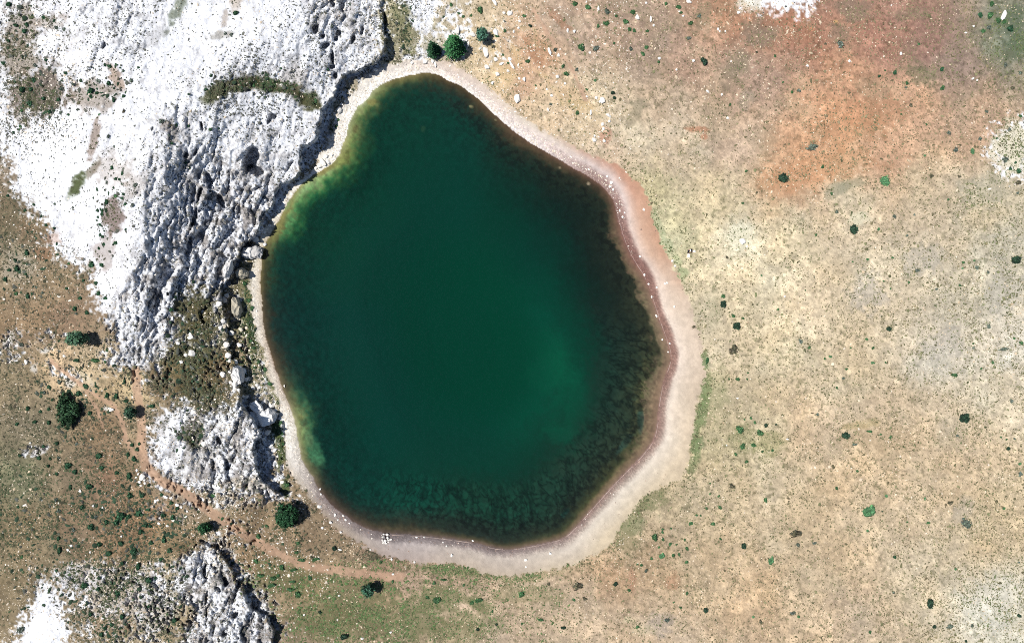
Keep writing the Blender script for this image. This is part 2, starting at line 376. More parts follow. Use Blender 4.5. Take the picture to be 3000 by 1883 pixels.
# patches of soil and scrub on the rock, and of greener or barer ground: x y rx ry turn strength r g b
PATCH = '''2962 430 62 84 0 .95 252 240 210; 2200 -10 50 50 0 .8 255 246 224; 1560 100 7 110 -38 .55 236 206 160; 1600 230 8 90 -40 .5 238 206 155; 1500 60 6 60 -35 .45 236 206 165; 1640 120 6 100 -38 .35 232 196 160; 1450 260 30 60 -40 .5 240 212 165; 120 268 105 78 -15 .85 128 112 98; 60 62 62 78 0 .6 150 132 112; 45 165 62 70 10 .7 152 134 112; 150 62 52 26 0 .5 165 145 125; 340 225 22 50 -25 .7 185 155 130; 268 290 70 50 -20 .6 160 140 120
275 415 13 75 12 .65 150 125 105; 272 500 16 40 25 .6 110 95 70; 228 545 18 48 32 .9 82 92 52; 330 500 60 55 0 .4 170 150 130; 400 540 40 50 20 .35 170 150 130; 335 635 36 62 0 .85 142 122 112; 305 740 34 60 20 .5 160 140 125; 262 780 14 30 10 .5 160 140 120
690 15 22 34 0 .5 195 170 140; 658 58 12 28 10 .5 165 145 125; 640 105 40 14 -10 .45 140 130 110; 490 365 24 22 0 .55 140 125 110; 508 400 16 40 0 .45 160 140 120; 545 480 20 16 0 .4 140 125 110; 520 40 18 70 25 .6 90 100 72; 440 115 90 30 -28 .3 150 145 140
640 268 46 26 -20 .85 78 82 52; 715 250 56 26 -8 .85 88 80 58; 775 246 50 26 4 .85 78 76 48; 845 262 52 26 18 .9 92 84 58; 905 298 44 26 28 .9 82 82 48; 860 220 50 30 15 .4 190 175 160; 610 290 30 22 -30 .5 100 100 60
1175 40 32 60 -10 .7 150 148 108; 1190 120 26 40 -20 .6 165 155 115; 600 910 46 42 20 .9 108 100 68; 590 965 46 50 10 .85 116 106 72; 540 910 36 26 0 .55 122 112 80; 560 1060 66 54 0 .8 112 108 72; 520 1120 64 50 0 .7 128 108 74; 600 1150 56 50 0 .7 130 112 76; 640 1090 46 60 0 .6 150 122 84
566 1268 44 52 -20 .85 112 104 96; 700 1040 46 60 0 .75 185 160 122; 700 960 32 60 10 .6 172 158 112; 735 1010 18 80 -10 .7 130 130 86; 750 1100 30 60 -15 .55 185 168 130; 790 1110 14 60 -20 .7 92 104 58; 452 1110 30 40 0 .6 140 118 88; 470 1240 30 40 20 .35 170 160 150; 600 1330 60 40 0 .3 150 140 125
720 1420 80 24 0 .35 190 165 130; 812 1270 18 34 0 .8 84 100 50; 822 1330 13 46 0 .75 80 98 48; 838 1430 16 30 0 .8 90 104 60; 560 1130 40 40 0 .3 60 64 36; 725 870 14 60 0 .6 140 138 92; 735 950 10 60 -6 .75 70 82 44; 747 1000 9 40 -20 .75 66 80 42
500 1080 40 30 0 .5 150 130 92; 980 310 14 20 20 .5 190 180 140; 978 350 10 40 5 .5 165 158 118; 690 905 30 30 0 .5 190 172 120; 320 1750 110 80 0 .5 206 192 176; 240 1690 80 46 0 .5 212 204 196; 420 1700 50 50 0 .55 224 218 212; 450 1790 60 60 0 .5 222 214 206; 330 1830 70 40 0 .5 150 122 92; 590 1740 60 30 -40 .3 200 190 175
250 1100 40 12 30 .7 246 226 190; 205 1120 18 14 0 .8 252 245 232; 130 1030 18 10 0 .8 252 248 240; 100 1075 12 16 0 .7 250 244 235; 25 1000 14 26 30 .7 250 244 238; 115 1325 22 10 -15 .8 240 232 226; 385 1115 14 40 -8 .7 252 232 180; 400 1155 18 18 0 .7 254 240 200; 310 1195 10 8 0 .8 252 246 236
50 780 60 40 0 .5 205 190 168; 20 690 30 30 0 .3 120 115 90; 150 700 30 20 0 .4 170 120 88; 120 745 40 20 0 .4 168 118 86; 1900 600 12 50 -14 .4 178 184 140; 1930 660 14 46 -14 .45 182 188 146; 1950 720 20 40 -18 .48 186 196 152; 1985 762 14 26 -30 .45 188 200 148; 2000 805 20 22 0 .5 165 185 130
2062 1060 14 40 0 .65 112 138 88; 2066 1140 16 50 12 .6 118 145 90; 2052 1210 18 60 8 .6 112 138 84; 2040 1300 18 56 5 .65 105 132 82; 2030 1370 16 40 10 .55 128 140 94; 2100 1150 40 90 0 .4 178 176 128; 1900 1465 60 36 -30 .6 140 138 100; 1848 1540 36 46 20 .6 142 146 106; 1840 1590 40 36 0 .4 150 140 102
2180 1280 46 60 0 .35 132 138 92; 2250 1300 54 46 0 .45 172 165 112; 2960 60 56 50 0 .75 112 122 98; 2975 140 40 50 0 .75 104 116 90; 2930 160 50 30 0 .4 130 126 100; 2700 220 66 36 20 .5 130 125 98; 2500 30 60 36 0 .5 145 130 112; 2660 40 60 20 0 .4 150 135 112; 2460 100 40 40 0 .45 148 132 112
2230 90 60 44 0 .5 142 130 112; 2160 200 40 60 20 .4 150 138 112; 2185 290 26 32 20 .45 170 160 140; 1870 310 30 30 20 .5 158 148 122; 1850 340 30 34 0 .4 172 158 128; 2060 60 30 60 0 .45 160 148 120; 1560 140 12 90 -35 .5 190 135 100; 1640 60 16 60 -40 .5 185 130 98; 1600 150 14 60 -35 .45 188 138 104
1780 60 60 70 0 .45 168 142 122; 1300 250 60 40 0 .0 0 0 0; 1480 220 60 30 30 .5 235 205 150; 1440 130 20 40 -20 .4 235 200 140; 1510 150 14 50 -25 .5 238 205 150; 1540 250 40 40 0 .4 205 160 130; 1700 310 50 20 10 .5 235 205 150; 1690 280 60 20 30 .35 228 190 140; 1770 400 20 26 0 .5 205 140 115
1290 1750 100 56 0 .62 122 124 84; 1040 1740 140 80 0 .5 126 124 86; 1050 1830 170 70 0 .55 128 126 88; 1210 1810 80 70 0 .55 130 128 90; 830 1700 110 56 0 .5 122 120 82; 930 1800 100 80 0 .4 118 114 76; 1400 1830 90 50 0 .35 130 130 88; 880 1640 40 16 10 .5 120 118 76; 1320 1670 120 16 6 .55 140 136 96; 1440 1685 60 10 14 .5 150 140 102; 1560 1690 100 14 -10 .45 190 172 128; 1540 1740 100 30 0 .35 150 142 98
1410 1770 60 26 20 .5 112 118 74; 1660 1640 60 30 -20 .2 200 180 140; 1330 1850 110 40 0 .35 128 126 84; 2760 1010 90 40 0 .45 208 198 182; 2540 860 60 70 0 .4 196 188 178; 2700 760 60 50 0 .35 202 196 184; 2940 850 60 80 0 .3 202 198 186; 2820 1500 30 50 20 .35 180 172 160; 2500 1540 60 60 0 .2 200 180 150; 2900 1760 90 80 0 .4 236 230 212
2900 560 80 50 0 .35 190 186 164; 2500 540 60 20 -20 .5 165 160 130; 2460 560 40 20 -30 .5 170 165 140; 2590 1290 140 40 0 .35 200 172 135; 2840 1260 60 60 0 .35 205 185 155; 2530 1245 60 12 -10 .3 190 170 110; 2860 1440 60 40 0 .2 225 190 150; 1970 1700 20 30 0 .5 200 150 118; 1850 1700 14 40 0 .4 205 150 120; 1930 1830 50 40 0 .4 170 160 152
2470 480 120 50 -10 .4 222 165 118; 2330 520 110 44 0 .5 222 165 122; 2480 380 120 60 0 .35 218 160 115; 2560 330 90 50 0 .35 214 152 112; 2150 250 40 30 0 .35 150 130 108; 2040 380 30 10 0 .5 205 130 95; 2060 400 14 10 0 .5 205 130 95; 2290 60 60 30 0 .4 198 128 95; 1990 60 12 10 0 .0 0 0 0; 2378 84 9 7 0 .8 232 160 120; 2448 64 8 5 0 .8 240 190 130
2175 690 44 46 0 .6 252 244 212; 2520 640 30 18 0 .7 250 240 205; 2090 900 20 60 0 .3 210 200 160; 200 1260 60 20 30 .3 180 145 110; 2910 690 16 8 0 .3 200 196 180; 1880 1845 40 20 0 .5 235 215 175; 1840 1815 18 10 0 .6 238 220 180'''
# paler or darker places on the lake floor (seen colour)
BEDPATCH = '''2962 430 62 84 0 .95 252 240 210; 2200 -10 50 50 0 .8 255 246 224; 1560 100 7 110 -38 .55 236 206 160; 1600 230 8 90 -40 .5 238 206 155; 1500 60 6 60 -35 .45 236 206 165; 1640 120 6 100 -38 .35 232 196 160; 1450 260 30 60 -40 .5 240 212 165; 1672 1200 80 140 8 .22 10 88 62; 1688 1180 30 90 10 .14 14 104 72; 1600 1090 70 60 0 .25 12 84 60; 1640 1270 60 40 0 .3 14 92 66; 1930 1065 9 9 0 .7 75 75 52; 1655 1505 8 26 30 .55 26 70 64; 1875 1225 10 50 0 .6 34 62 58; 1830 1305 12 40 40 .5 36 64 60
1090 300 14 12 0 .7 160 150 90; 1040 380 10 14 0 .6 120 110 70; 1060 330 14 12 0 .5 170 175 120; 930 1330 24 44 -22 .75 88 150 105; 905 1290 14 26 -20 .5 140 165 115; 882 1225 8 12 -30 .8 170 175 110; 890 1238 12 16 -30 .35 40 60 45; 1380 312 7 5 0 .8 150 140 100
1241 380 7 10 20 .5 60 90 62; 1724 538 6 5 0 .8 200 180 150; 1640 492 5 4 0 .7 165 150 120; 1452 352 4 3 0 .7 150 140 105; 1769 520 0.1 .1 0 0 0 0 0; 955 500 30 10 -30 .5 160 140 80; 1000 470 40 18 -40 .4 150 150 80; 1075 420 26 46 0 .35 52 96 58; 850 640 14 26 30 .5 120 175 110; 840 600 12 20 30 .5 150 190 130'''
def parse_patches(t):
    return [[float(q) for q in s.split()] for s in t.replace('\n', ';').split(';') if s.strip()]

# ---------------------------------------------------------------- terrain grid
fx = np.concatenate([[-9000, -4200, -2000, -1000, -500, -300, -220], np.arange(-150, 3153, 3.2), [3220, 3300, 3500, 4000, 5000, 7200, 12000]])
fy = np.concatenate([[-9000, -4200, -2000, -1000, -500, -300, -220], np.arange(-150, 2036, 3.2), [2100, 2180, 2400, 3000, 4000, 6200, 11000]])
X, Y = np.meshgrid(fx, fy)
X = X.astype(np.float32); Y = Y.astype(np.float32)
Xc = np.clip(X, -200, 3200); Yc = np.clip(Y, -200, 2080)
w1 = fbm(X, Y, 46, 4, 1) - .5; w2 = fbm(X, Y, 46, 4, 9) - .5
w3 = fbm(X, Y, 14, 3, 21) - .5; w4 = fbm(X, Y, 14, 3, 27) - .5
n_big = fbm(X, Y, 260, 4, 31); n_mid = fbm(X, Y, 70, 4, 37); n_fine = fbm(X, Y, 12, 3, 43); n_px = nrs.rand(*X.shape).astype(np.float32)

sd_ = sample(SD, Xc, Yc) + w3 * 5
theta = np.arctan2(LAKE_C[1] - Y, X - LAKE_C[0])
on_rocky = sstep(math.radians(85), math.radians(110), np.abs(theta))
sd_ = sd_ + w4 * 5 * (on_rocky)
bd_ = sample(BD, Xc, Yc) + w3 * 16 + w1 * 10 + (fbm(X, Y, 6, 2, 261) - .5) * 16
rk = {k: sample(v, Xc, Yc) for k, v in ROCKD.items()}
rockd = np.maximum.reduce(list(rk.values())) + w1 * 40 + w3 * 14
RUBBLE = '330 1740 140 90 0 4;235 1690 80 45 0 6;455 1765 70 100 0 8;480 1075 60 66 0 2;700 1020 44 130 -6 -6;640 1240 70 44 0 6;676 1110 40 60 0 2;762 1110 36 80 -14 -4;640 1470 160 26 3 -4;730 1730 36 130 -38 6;640 1620 40 60 -40 4;590 900 90 60 0 0;1320 90 70 90 0 -4;1225 160 60 30 0 6;200 1095 70 22 20 -2;398 1120 16 50 -5 8;40 1020 60 60 0 -10;105 1318 44 20 -10 0;480 1500 70 40 20 -16;860 1490 50 60 0 -16;1450 120 60 70 0 -18;700 1560 90 40 10 -14;110 270 90 80 0 -8;40 110 60 120 0 -8;270 330 90 90 0 2;330 560 60 120 0 0;810 1260 24 70 10 6;320 1840 110 50 0 -4;160 1000 60 40 0 -14;620 1380 160 60 0 14;550 1130 90 80 0 -5;600 1010 100 130 0 -9'
for s_ in RUBBLE.split(';'):
    x, y, a, b, t, lv = [float(v) for v in s_.split()]
    t = math.radians(t); dx = X - x + w1 * 30; dy = Y - y + w2 * 30
    q = np.sqrt(((dx * math.cos(t) + dy * math.sin(t)) / a) ** 2 + ((-dx * math.sin(t) + dy * math.cos(t)) / b) ** 2)
    rockd = np.maximum(rockd, np.where(q < 1.3, lv - 26 * sstep(.6, 1.3, q) + w3 * 16, -99))
rockm = sstep(-16, 16, rockd + (n_fine - .5) * 70 + (fbm(X, Y, 6, 2, 151) - .5) * 70)
pathd = sample(PATHD, Xc, Yc) + w3 * 9 + w1 * 8
pathm = 1 - sstep(-3, 4, pathd)
rough = .09 + sample(ROUGHF, Xc + w1 * 60, Yc + w2 * 60, 12.0) * np.clip(rockm + .35, 0, 1)

# ---- height
p1 = sample(PD, Xc, Yc); r1 = sample(RD, Xc, Yc); p2_ = sample(PD2, Xc, Yc); r2 = sample(RD2, Xc, Yc)
wid1 = 8 + np.clip((r1 - 30) * 1.2, 0, 190); wid2 = 8 + np.clip((r2 - 30) * 1.2, 0, 120)
edge = (w1 * 16 + w3 * 16)
M1 = sstep(-wid1, 1, p1 + edge * np.clip(1 - r1 / 60, 0, 1)); M2 = sstep(-wid2, 1, p2_ + edge * np.clip(1 - r2 / 60, 0, 1))
M = np.maximum(M1, M2)
upz = sample(UPF, Xc, Yc, 12.0); loz = sample(LOF, Xc, Yc, 12.0)
out = np.maximum(-sd_, 0)
loz = loz * sstep(10, 190, out) + np.minimum(out * .011, .55) * (1 - sstep(90, 260, out))
H = loz + (np.maximum(upz, loz) - loz) * M
cliffy = sstep(0.02, 0.2, M) * (1 - sstep(0.9, 0.999, M)) * np.clip(1 - np.minimum(r1, r2) / 30, 0, 1)
# blocks and cracks
ax = (X * .94 + Y * .34); ay = (-X * .34 + Y * .94)
f1a, f2a, ida = worley((ax + w1 * 40) / 30, (ay + w2 * 40) / 62, 1)
f1b, f2b, idb = worley((ax + w3 * 14) / 13, (ay + w4 * 14) / 22, 2)
f1c, f2c, idc = worley((X + w3 * 6) / 8.5, (Y + w4 * 6) / 9.5, 3)
crA = 1 - sstep(0.03, 0.22, f2a - f1a); crB = 1 - sstep(.04, .3, f2b - f1b)
rr = np.clip(rough, 0, 1.2)
n_ridge = np.abs(fbm(X, Y, 34, 4, 61) - .5) * 2
n_grain = fbm(ax, ay * .34, 8, 3, 101); n_grit = fbm(X, Y, 7, 2, 111)
n_strk = np.abs(fbm(ax + w1 * 30, ay * .35 + w2 * 30, 26, 4, 121) - .5) * 2
n_fac = fbm(X + w3 * 9, Y + w4 * 9, 15, 2, 171)
n_diag = fbm(ax + w1 * 50, ay * .45 + w2 * 50, 70, 4, 181)
rel = (n_mid - .5) * .9 * rr + (np.abs(n_diag - .5) * 2 - .3) * 1.6 * np.clip(rr, 0, 1) ** .8 + ((ida - .5) * .40 - crA * .42) * rr ** 1.5 * sstep(.36, .6, n_big) + ((idb - .5) * .20 - crB * .07) * rr ** 1.3 \
    + (idc - .5) * .10 * rr + (n_grain - .5) * .30 * rr + (n_grit - .5) * .38 * rr - (1 - n_strk) ** 5 * .9 * rr ** 1.3 + (np.abs(n_fac - .5) - .1) * .40 * rr
H = H + rel * rockm * sstep(0, 30, out + 0 * rr) + (n_fine - .5) * .14 * rockm
H = H + cliffy * ((idb - .5) * 1.0 + (n_fine - .5) * .6)
for (x, y, a, b, t, dep) in PITS:
    t = math.radians(t)
    dx = X - x + w3 * 10; dy = Y - y + w4 * 10
    q = np.sqrt(((dx * math.cos(t) + dy * math.sin(t)) / a) ** 2 + ((-dx * math.sin(t) + dy * math.cos(t)) / b) ** 2)
    q = q + w1 * .5
    H = H - dep * (1 - sstep(.62, 1.05, q))
soilm = np.clip(1 - rockm, 0, 1)
H = H + soilm * ((n_mid - .5) * .35 + (n_fine - .5) * .10) * sstep(20, 120, out) * sstep(-20, 40, -bd_)
H = np.where(sd_ > -3, np.where(sd_ > 0, H, H), H)
depth = np.interp(sd_, [0, 20, 50, 100, 200, 300, 450, 700], [0, .15, .42, 1.0, 2.3, 3.6, 5.0, 6.0])
steep = 1 + .8 * sstep(math.radians(95), math.radians(130), np.abs(theta))
steep = 1 + (steep - 1) * (1 - sstep(90, 300, sd_))
depth = depth * steep
H = np.where(sd_ > 0, -depth + (n_fine - .5) * .05 * sstep(10, 40, sd_), np.where(out < 40, np.maximum(H, out * .008 + .004), H))
H = np.where(np.hypot(X - 1500, Y - 940) > 3200, 1.5, H)

# ---- colour
n_grit0 = fbm(X, Y, 6.5, 2, 221)
K_ABS = np.array([.46, .075, .135])
def patch_in(col, lst, amp=.42, extra=None):
    for (x, y, a, b, t, s, r, g, bl) in lst:
        if s == 0:
            continue
        R = max(a, b) * 1.9
        i0, i1 = np.searchsorted(fx, [x - R, x + R]); j0, j1 = np.searchsorted(fy, [y - R, y + R])
        if i1 <= i0 or j1 <= j0:
            continue
        sl = (slice(j0, j1), slice(i0, i1)); t = math.radians(t)
        dx = X[sl] - x + w1[sl] * a * .9; dy = Y[sl] - y + w2[sl] * b * .9
        q = np.sqrt(((dx * math.cos(t) + dy * math.sin(t)) / a) ** 2 + ((-dx * math.sin(t) + dy * math.cos(t)) / b) ** 2)
        q = q + (n_fine[sl] - .5) * amp * 2.4 + (n_mid[sl] - .5) * amp
        m = (s * (1 - sstep(.55, 1.2, q)))[..., None]
        if extra is not None:
            extra[sl] = np.maximum(extra[sl], m[..., 0])
        col[sl] = col[sl] * (1 - m) + np.array([r, g, bl]) * m
soil = sample(SOILF, Xc + w1 * 70 + w3 * 30, Yc + w2 * 70 + w4 * 30, 12.0)
soil = soil * (1.03 + (n_big - .5) * .05 + (n_mid - .5) * .14 + (n_fine - .5) * .30 + (n_grit0 - .5) * .20 + (n_px - .5) * .14)[..., None]
litter = sstep(.60, .76, fbm(X, Y, 8, 2, 211)) * (.10 + .30 * sstep(.35, .65, n_mid))
soil = soil * (1 - litter[..., None] * np.array([.55, .52, .60]))
warm = ((fbm(X, Y, 90, 4, 71) - .5) * .12)[..., None]
scrub = sstep(.50, .66, fbm(X, Y, 64, 5, 191, .62)) * sstep(.35, .6, fbm(X, Y, 300, 3, 197)) * (X > 1130)
scrub = scrub * (.17 + .22 * (1 - sstep(380, 560, Y)) * sstep(1450, 1700, X))
soil = soil * (1 - scrub[..., None]) + (soil * .35 + np.array([106, 98, 79])) * scrub[..., None]
bare = sstep(.56, .70, fbm(X, Y, 80, 5, 203, .6))[..., None] * .10
soil = soil * (1 + bare)
soil = soil * (1 + warm * np.array([.35, -.05, -.5]))
rockc = np.array([288, 288, 290]) * (1 + (n_mid - .5) * .10 + (n_fine - .5) * .10)[..., None] * np.ones(X.shape + (1,))
stain = sstep(.50, .72, fbm(X, Y, 24, 4, 81)) * np.clip(rr, 0, 1)
rockc = rockc * (1 - stain[..., None] * .7) + np.array([150, 140, 132]) * stain[..., None] * .7
speck = np.maximum(sstep(.56, .72, fbm(X, Y, 7, 2, 91)), sstep(.62, .8, fbm(X, Y, 4.2, 1, 95)) * .8) * np.clip(rr * 1.2 + .02, 0, 1)
rockc = rockc * (1 - speck[..., None] * .55) + np.array([112, 106, 98]) * speck[..., None] * .55
col = soil * (1 - rockm[..., None]) + rockc * rockm[..., None]
veg = np.zeros(X.shape, np.float32)
patch_in(col, parse_patches(PATCH), extra=veg)
pm = pathm[..., None] * .92
pcol = soil * .25 + np.array([212, 172, 143]) * .75
col = col * (1 - pm) + pcol * (1.02 + (n_fine - .5) * .2)[..., None] * pm
sandc = table_at(sand_tab, theta + w1 * .1, np.maximum(-sd_ + w1 * 12 + w3 * 8, 0))
band = 1 - sstep(20, 36, out)
sandc = sandc * (1 + (n_mid - .5) * .10 + (n_fine - .5) * .16 + (n_px - .5) * (.03 + .22 * band))[..., None]
bm = (sstep(-2, 3, bd_) * (sd_ < 0))[..., None]
col = col * (1 - bm) + sandc * bm
seen = table_at(bed_tab, theta + w1 * .12, np.maximum(sd_ * (1 + .7 * sstep(math.radians(-150), math.radians(-128), theta) * (1 - sstep(math.radians(-62), math.radians(-36), theta)) * (1 - sstep(70, 160, sd_))) + (w1 * 34 + w3 * 26 + (n_grit0 - .5) * 26) * sstep(5, 40, sd_), 0))
far = sstep(270, 420, sd_)[..., None]
seen = seen * (1 - far) + np.stack([4 + 0 * X, 62 + (X - 1300) * .006, 46 - (X - 1300) * .004], -1) * far
patch_in(seen, parse_patches(BEDPATCH), .25)
f1w, f2w, idw_ = worley((X + w1 * 26 + w3 * 12) / 17, (Y + w2 * 26 + w4 * 12) / 21, 5)
cell = (1 - sstep(.12, .62, f1w)) * (.1 + idw_ * 1.2) * (.5 + n_mid)
weed = sstep(34, 62, sd_) * (1 - sstep(135, 200, sd_)) * sstep(math.radians(-128), math.radians(-104), theta) * (1 - sstep(math.radians(-10), math.radians(10), theta))
uu = theta * 560 + w1 * 40; vv = sd_ + w2 * 30
vein = 1 - np.minimum(np.abs(fbm(uu, vv * .42, 17, 2, 231) - .5), np.abs(fbm(uu, vv * .8, 15, 2, 241) - .5)) * 9
vein = np.clip(vein, 0, 1) ** 1.3
seen = seen * (1 + weed * (.22 - .56 * vein + (cell - .3) * .14) + (n_fine - .5) * .30 * (1 - sstep(120, 260, sd_)) + (n_grit0 - .5) * .5 * sstep(4, 20, sd_) * (1 - sstep(70, 150, sd_)))[..., None]
tuftw = sstep(.5, .62, n_fine) * sstep(22, 40, sd_) * (1 - sstep(60, 110, sd_)) * (1 - on_rocky)
seen = seen * (1 - .35 * tuftw)[..., None]
att = np.exp(-K_ABS * 2.1 * np.maximum(-H, 0)[..., None])
bedA = np.clip(s2l(np.clip(seen, 1, 255)) / LIGHT / att, .003, .55)
A = np.where((sd_ > 0)[..., None], np.clip(bedA, .003, .5), np.clip(s2l(np.clip(col, 3, 312)) / LIGHT, .01, .78))

# ---- place the grid in the world, each vertex on the sight line it was surveyed along
WX = (X - CX) * M_PX * (CAM_H - H) / CAM_H; WY = -(Y - CY) * M_PX * (CAM_H - H) / CAM_H

def hpx(px, py):
    """ground height seen at photograph pixel (array ok)"""
    px = np.atleast_1d(np.asarray(px, float)); py = np.atleast_1d(np.asarray(py, float))
    i = np.clip(np.searchsorted(fx, px) - 1, 0, len(fx) - 2); j = np.clip(np.searchsorted(fy, py) - 1, 0, len(fy) - 2)
    a = np.clip((px - fx[i]) / (fx[i + 1] - fx[i]), 0, 1); b = np.clip((py - fy[j]) / (fy[j + 1] - fy[j]), 0, 1)
    return (H[j, i] * (1 - a) + H[j, i + 1] * a) * (1 - b) + (H[j + 1, i] * (1 - a) + H[j + 1, i + 1] * a) * b
def gval(F, px, py):
    i = np.clip(np.searchsorted(fx, px), 0, len(fx) - 1); j = np.clip(np.searchsorted(fy, py), 0, len(fy) - 1)
    return F[j, i]
def ground(px, py, mid=0.0):
    """world point on the ground under a thing whose middle, MID metres up, is seen at this pixel"""
    ux = np.atleast_1d(np.asarray(px, float)); uy = np.atleast_1d(np.asarray(py, float))
    bx, by = ux.copy(), uy.copy()
    for _ in range(3):
        h = hpx(bx, by)
        k = (CAM_H - h - mid) / (CAM_H - h)
        bx = CX + (ux - CX) * k; by = CY + (uy - CY) * k
    h = hpx(bx, by)
    s = M_PX * (CAM_H - h) / CAM_H
    return (bx - CX) * s, -(by - CY) * s, h
# ---------------------------------------------------------------- materials
def mat(name, rough=.9, spec=.25):
    m = bpy.data.materials.new(name); m.use_nodes = True
    n = m.node_tree.nodes; l = m.node_tree.links
    b = n['Principled BSDF']
    b.inputs['Roughness'].default_value = rough
    b.inputs['Specular IOR Level'].default_value = spec
    return m, n, l, b
def noise_node(n, l, scale, detail=4, coord=None, rough=.55):
    t = n.new('ShaderNodeTexNoise'); t.inputs['Scale'].default_value = scale; t.inputs['Detail'].default_value = detail
    t.inputs['Roughness'].default_value = rough
    if coord is not None:
        l.new(coord, t.inputs['Vector'])
    return t
def remap(n, l, src, a, b):
    r = n.new('ShaderNodeMapRange'); r.inputs['To Min'].default_value = a; r.inputs['To Max'].default_value = b
    l.new(src, r.inputs['Value']); return r.outputs[0]
def scale_col(n, l, col, fac):
    v = n.new('ShaderNodeVectorMath'); v.operation = 'SCALE'
    l.new(col, v.inputs[0]); l.new(fac, v.inputs['Scale']); return v.outputs[0]
def ground_mat(name, grain, bump, bump_scale, rough=.95, spec=.15):
    m, n, l, b = mat(name, rough, spec)
    co = n.new('ShaderNodeTexCoord').outputs['Object']
    at = n.new('ShaderNodeAttribute'); at.attribute_name = 'soil_colour'
    n1 = noise_node(n, l, 3.4, 5, co); n2 = noise_node(n, l, 11.0, 3, co)
    ad = n.new('ShaderNodeMath'); ad.operation = 'ADD'
    l.new(n1.outputs['Fac'], ad.inputs[0]); l.new(n2.outputs['Fac'], ad.inputs[1])
    mr = n.new('ShaderNodeMapRange'); mr.inputs['From Min'].default_value = .6; mr.inputs['From Max'].default_value = 1.4
    mr.inputs['To Min'].default_value = 1 - grain; mr.inputs['To Max'].default_value = 1 + grain
    l.new(ad.outputs[0], mr.inputs['Value'])
    l.new(scale_col(n, l, at.outputs['Color'], mr.outputs[0]), b.inputs['Base Color'])
    bp = n.new('ShaderNodeBump'); bp.inputs['Distance'].default_value = bump; bp.inputs['Strength'].default_value = 1.0
    nb = noise_node(n, l, bump_scale, 6, co, .62)
    l.new(nb.outputs['Fac'], bp.inputs['Height']); l.new(bp.outputs[0], b.inputs['Normal'])
    return m
M_SOIL = ground_mat('soil', .16, .10, 4.5)
M_ROCK = ground_mat('limestone', .10, .16, 3.2)
M_SAND = ground_mat('beach_sand', .10, .05, 8)
M_BED = ground_mat('lake_floor', .10, .04, 5)
M_DIRT = ground_mat('trodden_dirt', .12, .05, 6)

def tint_mat(name, attr='tint', rough=.9, spec=.2, var=.25, scale=9, rand=.18):
    """colour from the mesh's own tint, varied by noise and from object to object"""
    m, n, l, b = mat(name, rough, spec)
    at = n.new('ShaderNodeAttribute'); at.attribute_name = attr
    co = n.new('ShaderNodeTexCoord').outputs['Object']
    nz = noise_node(n, l, scale, 3, co)
    f = remap(n, l, nz.outputs['Fac'], 1 - var * 1.6, 1 + var * 1.6)
    oi = n.new('ShaderNodeObjectInfo'); r = remap(n, l, oi.outputs['Random'], 1 - rand, 1 + rand)
    mu = n.new('ShaderNodeMath'); mu.operation = 'MULTIPLY'; l.new(f, mu.inputs[0]); l.new(r, mu.inputs[1])
    l.new(scale_col(n, l, at.outputs['Color'], mu.outputs[0]), b.inputs['Base Color'])
    return m
M_TUFT = tint_mat('tuft_leaf', var=.15, scale=3, rand=0)
M_LEAF = tint_mat('leaf', rough=.75, spec=.2)
M_STONE = tint_mat('pale_stone', var=.12, scale=4, rand=.06)

def plain_mat(name, rgb, rough=.8, var=.15, scale=30, spec=.3):
    m, n, l, b = mat(name, rough, spec)
    co = n.new('ShaderNodeTexCoord').outputs['Object']
    nz = noise_node(n, l, scale, 3, co)
    c = n.new('ShaderNodeRGB'); c.outputs[0].default_value = (*rgb, 1)
    l.new(scale_col(n, l, c.outputs[0], remap(n, l, nz.outputs['Fac'], 1 - var, 1 + var)), b.inputs['Base Color'])
    return m

# ---------------------------------------------------------------- mesh helpers
def mesh_np(name, V, F, mat_, col=None, smooth=False, attr='tint'):
    me = bpy.data.meshes.new(name)
    V = np.asarray(V, np.float32); F = np.asarray(F, np.int32); k = F.shape[1]
    me.vertices.add(len(V)); me.vertices.foreach_set('co', V.ravel())
    me.loops.add(F.size); me.loops.foreach_set('vertex_index', F.ravel())
    me.polygons.add(len(F)); me.polygons.foreach_set('loop_start', np.arange(0, F.size, k, dtype=np.int32))
    me.polygons.foreach_set('loop_total', np.full(len(F), k, np.int32))
    if smooth:
        me.polygons.foreach_set('use_smooth', np.ones(len(F), bool))
    me.update(calc_edges=True)
    if col is not None:
        a = me.color_attributes.new(attr, 'FLOAT_COLOR', 'POINT')
        a.data.foreach_set('color', np.concatenate([col, np.ones((len(V), 1))], 1).astype(np.float32).ravel())
    me.materials.append(mat_)
    return me
def tag(o, label=None, cat=None, group=None, kind=None):
    if label: o['label'] = label
    if cat: o['category'] = cat
    if group: o['group'] = group
    if kind: o['kind'] = kind
    return o
def link(name, me, parent=None, loc=None):
    o = bpy.data.objects.new(name, me); C.objects.link(o)
    if parent is not None: o.parent = parent
    if loc is not None: o.location = loc
    return o
def empty(name, loc, rz=0):
    o = bpy.data.objects.new(name, None); C.objects.link(o); o.location = loc; o.rotation_euler = (0, 0, rz)
    o.empty_display_size = .3
    return o

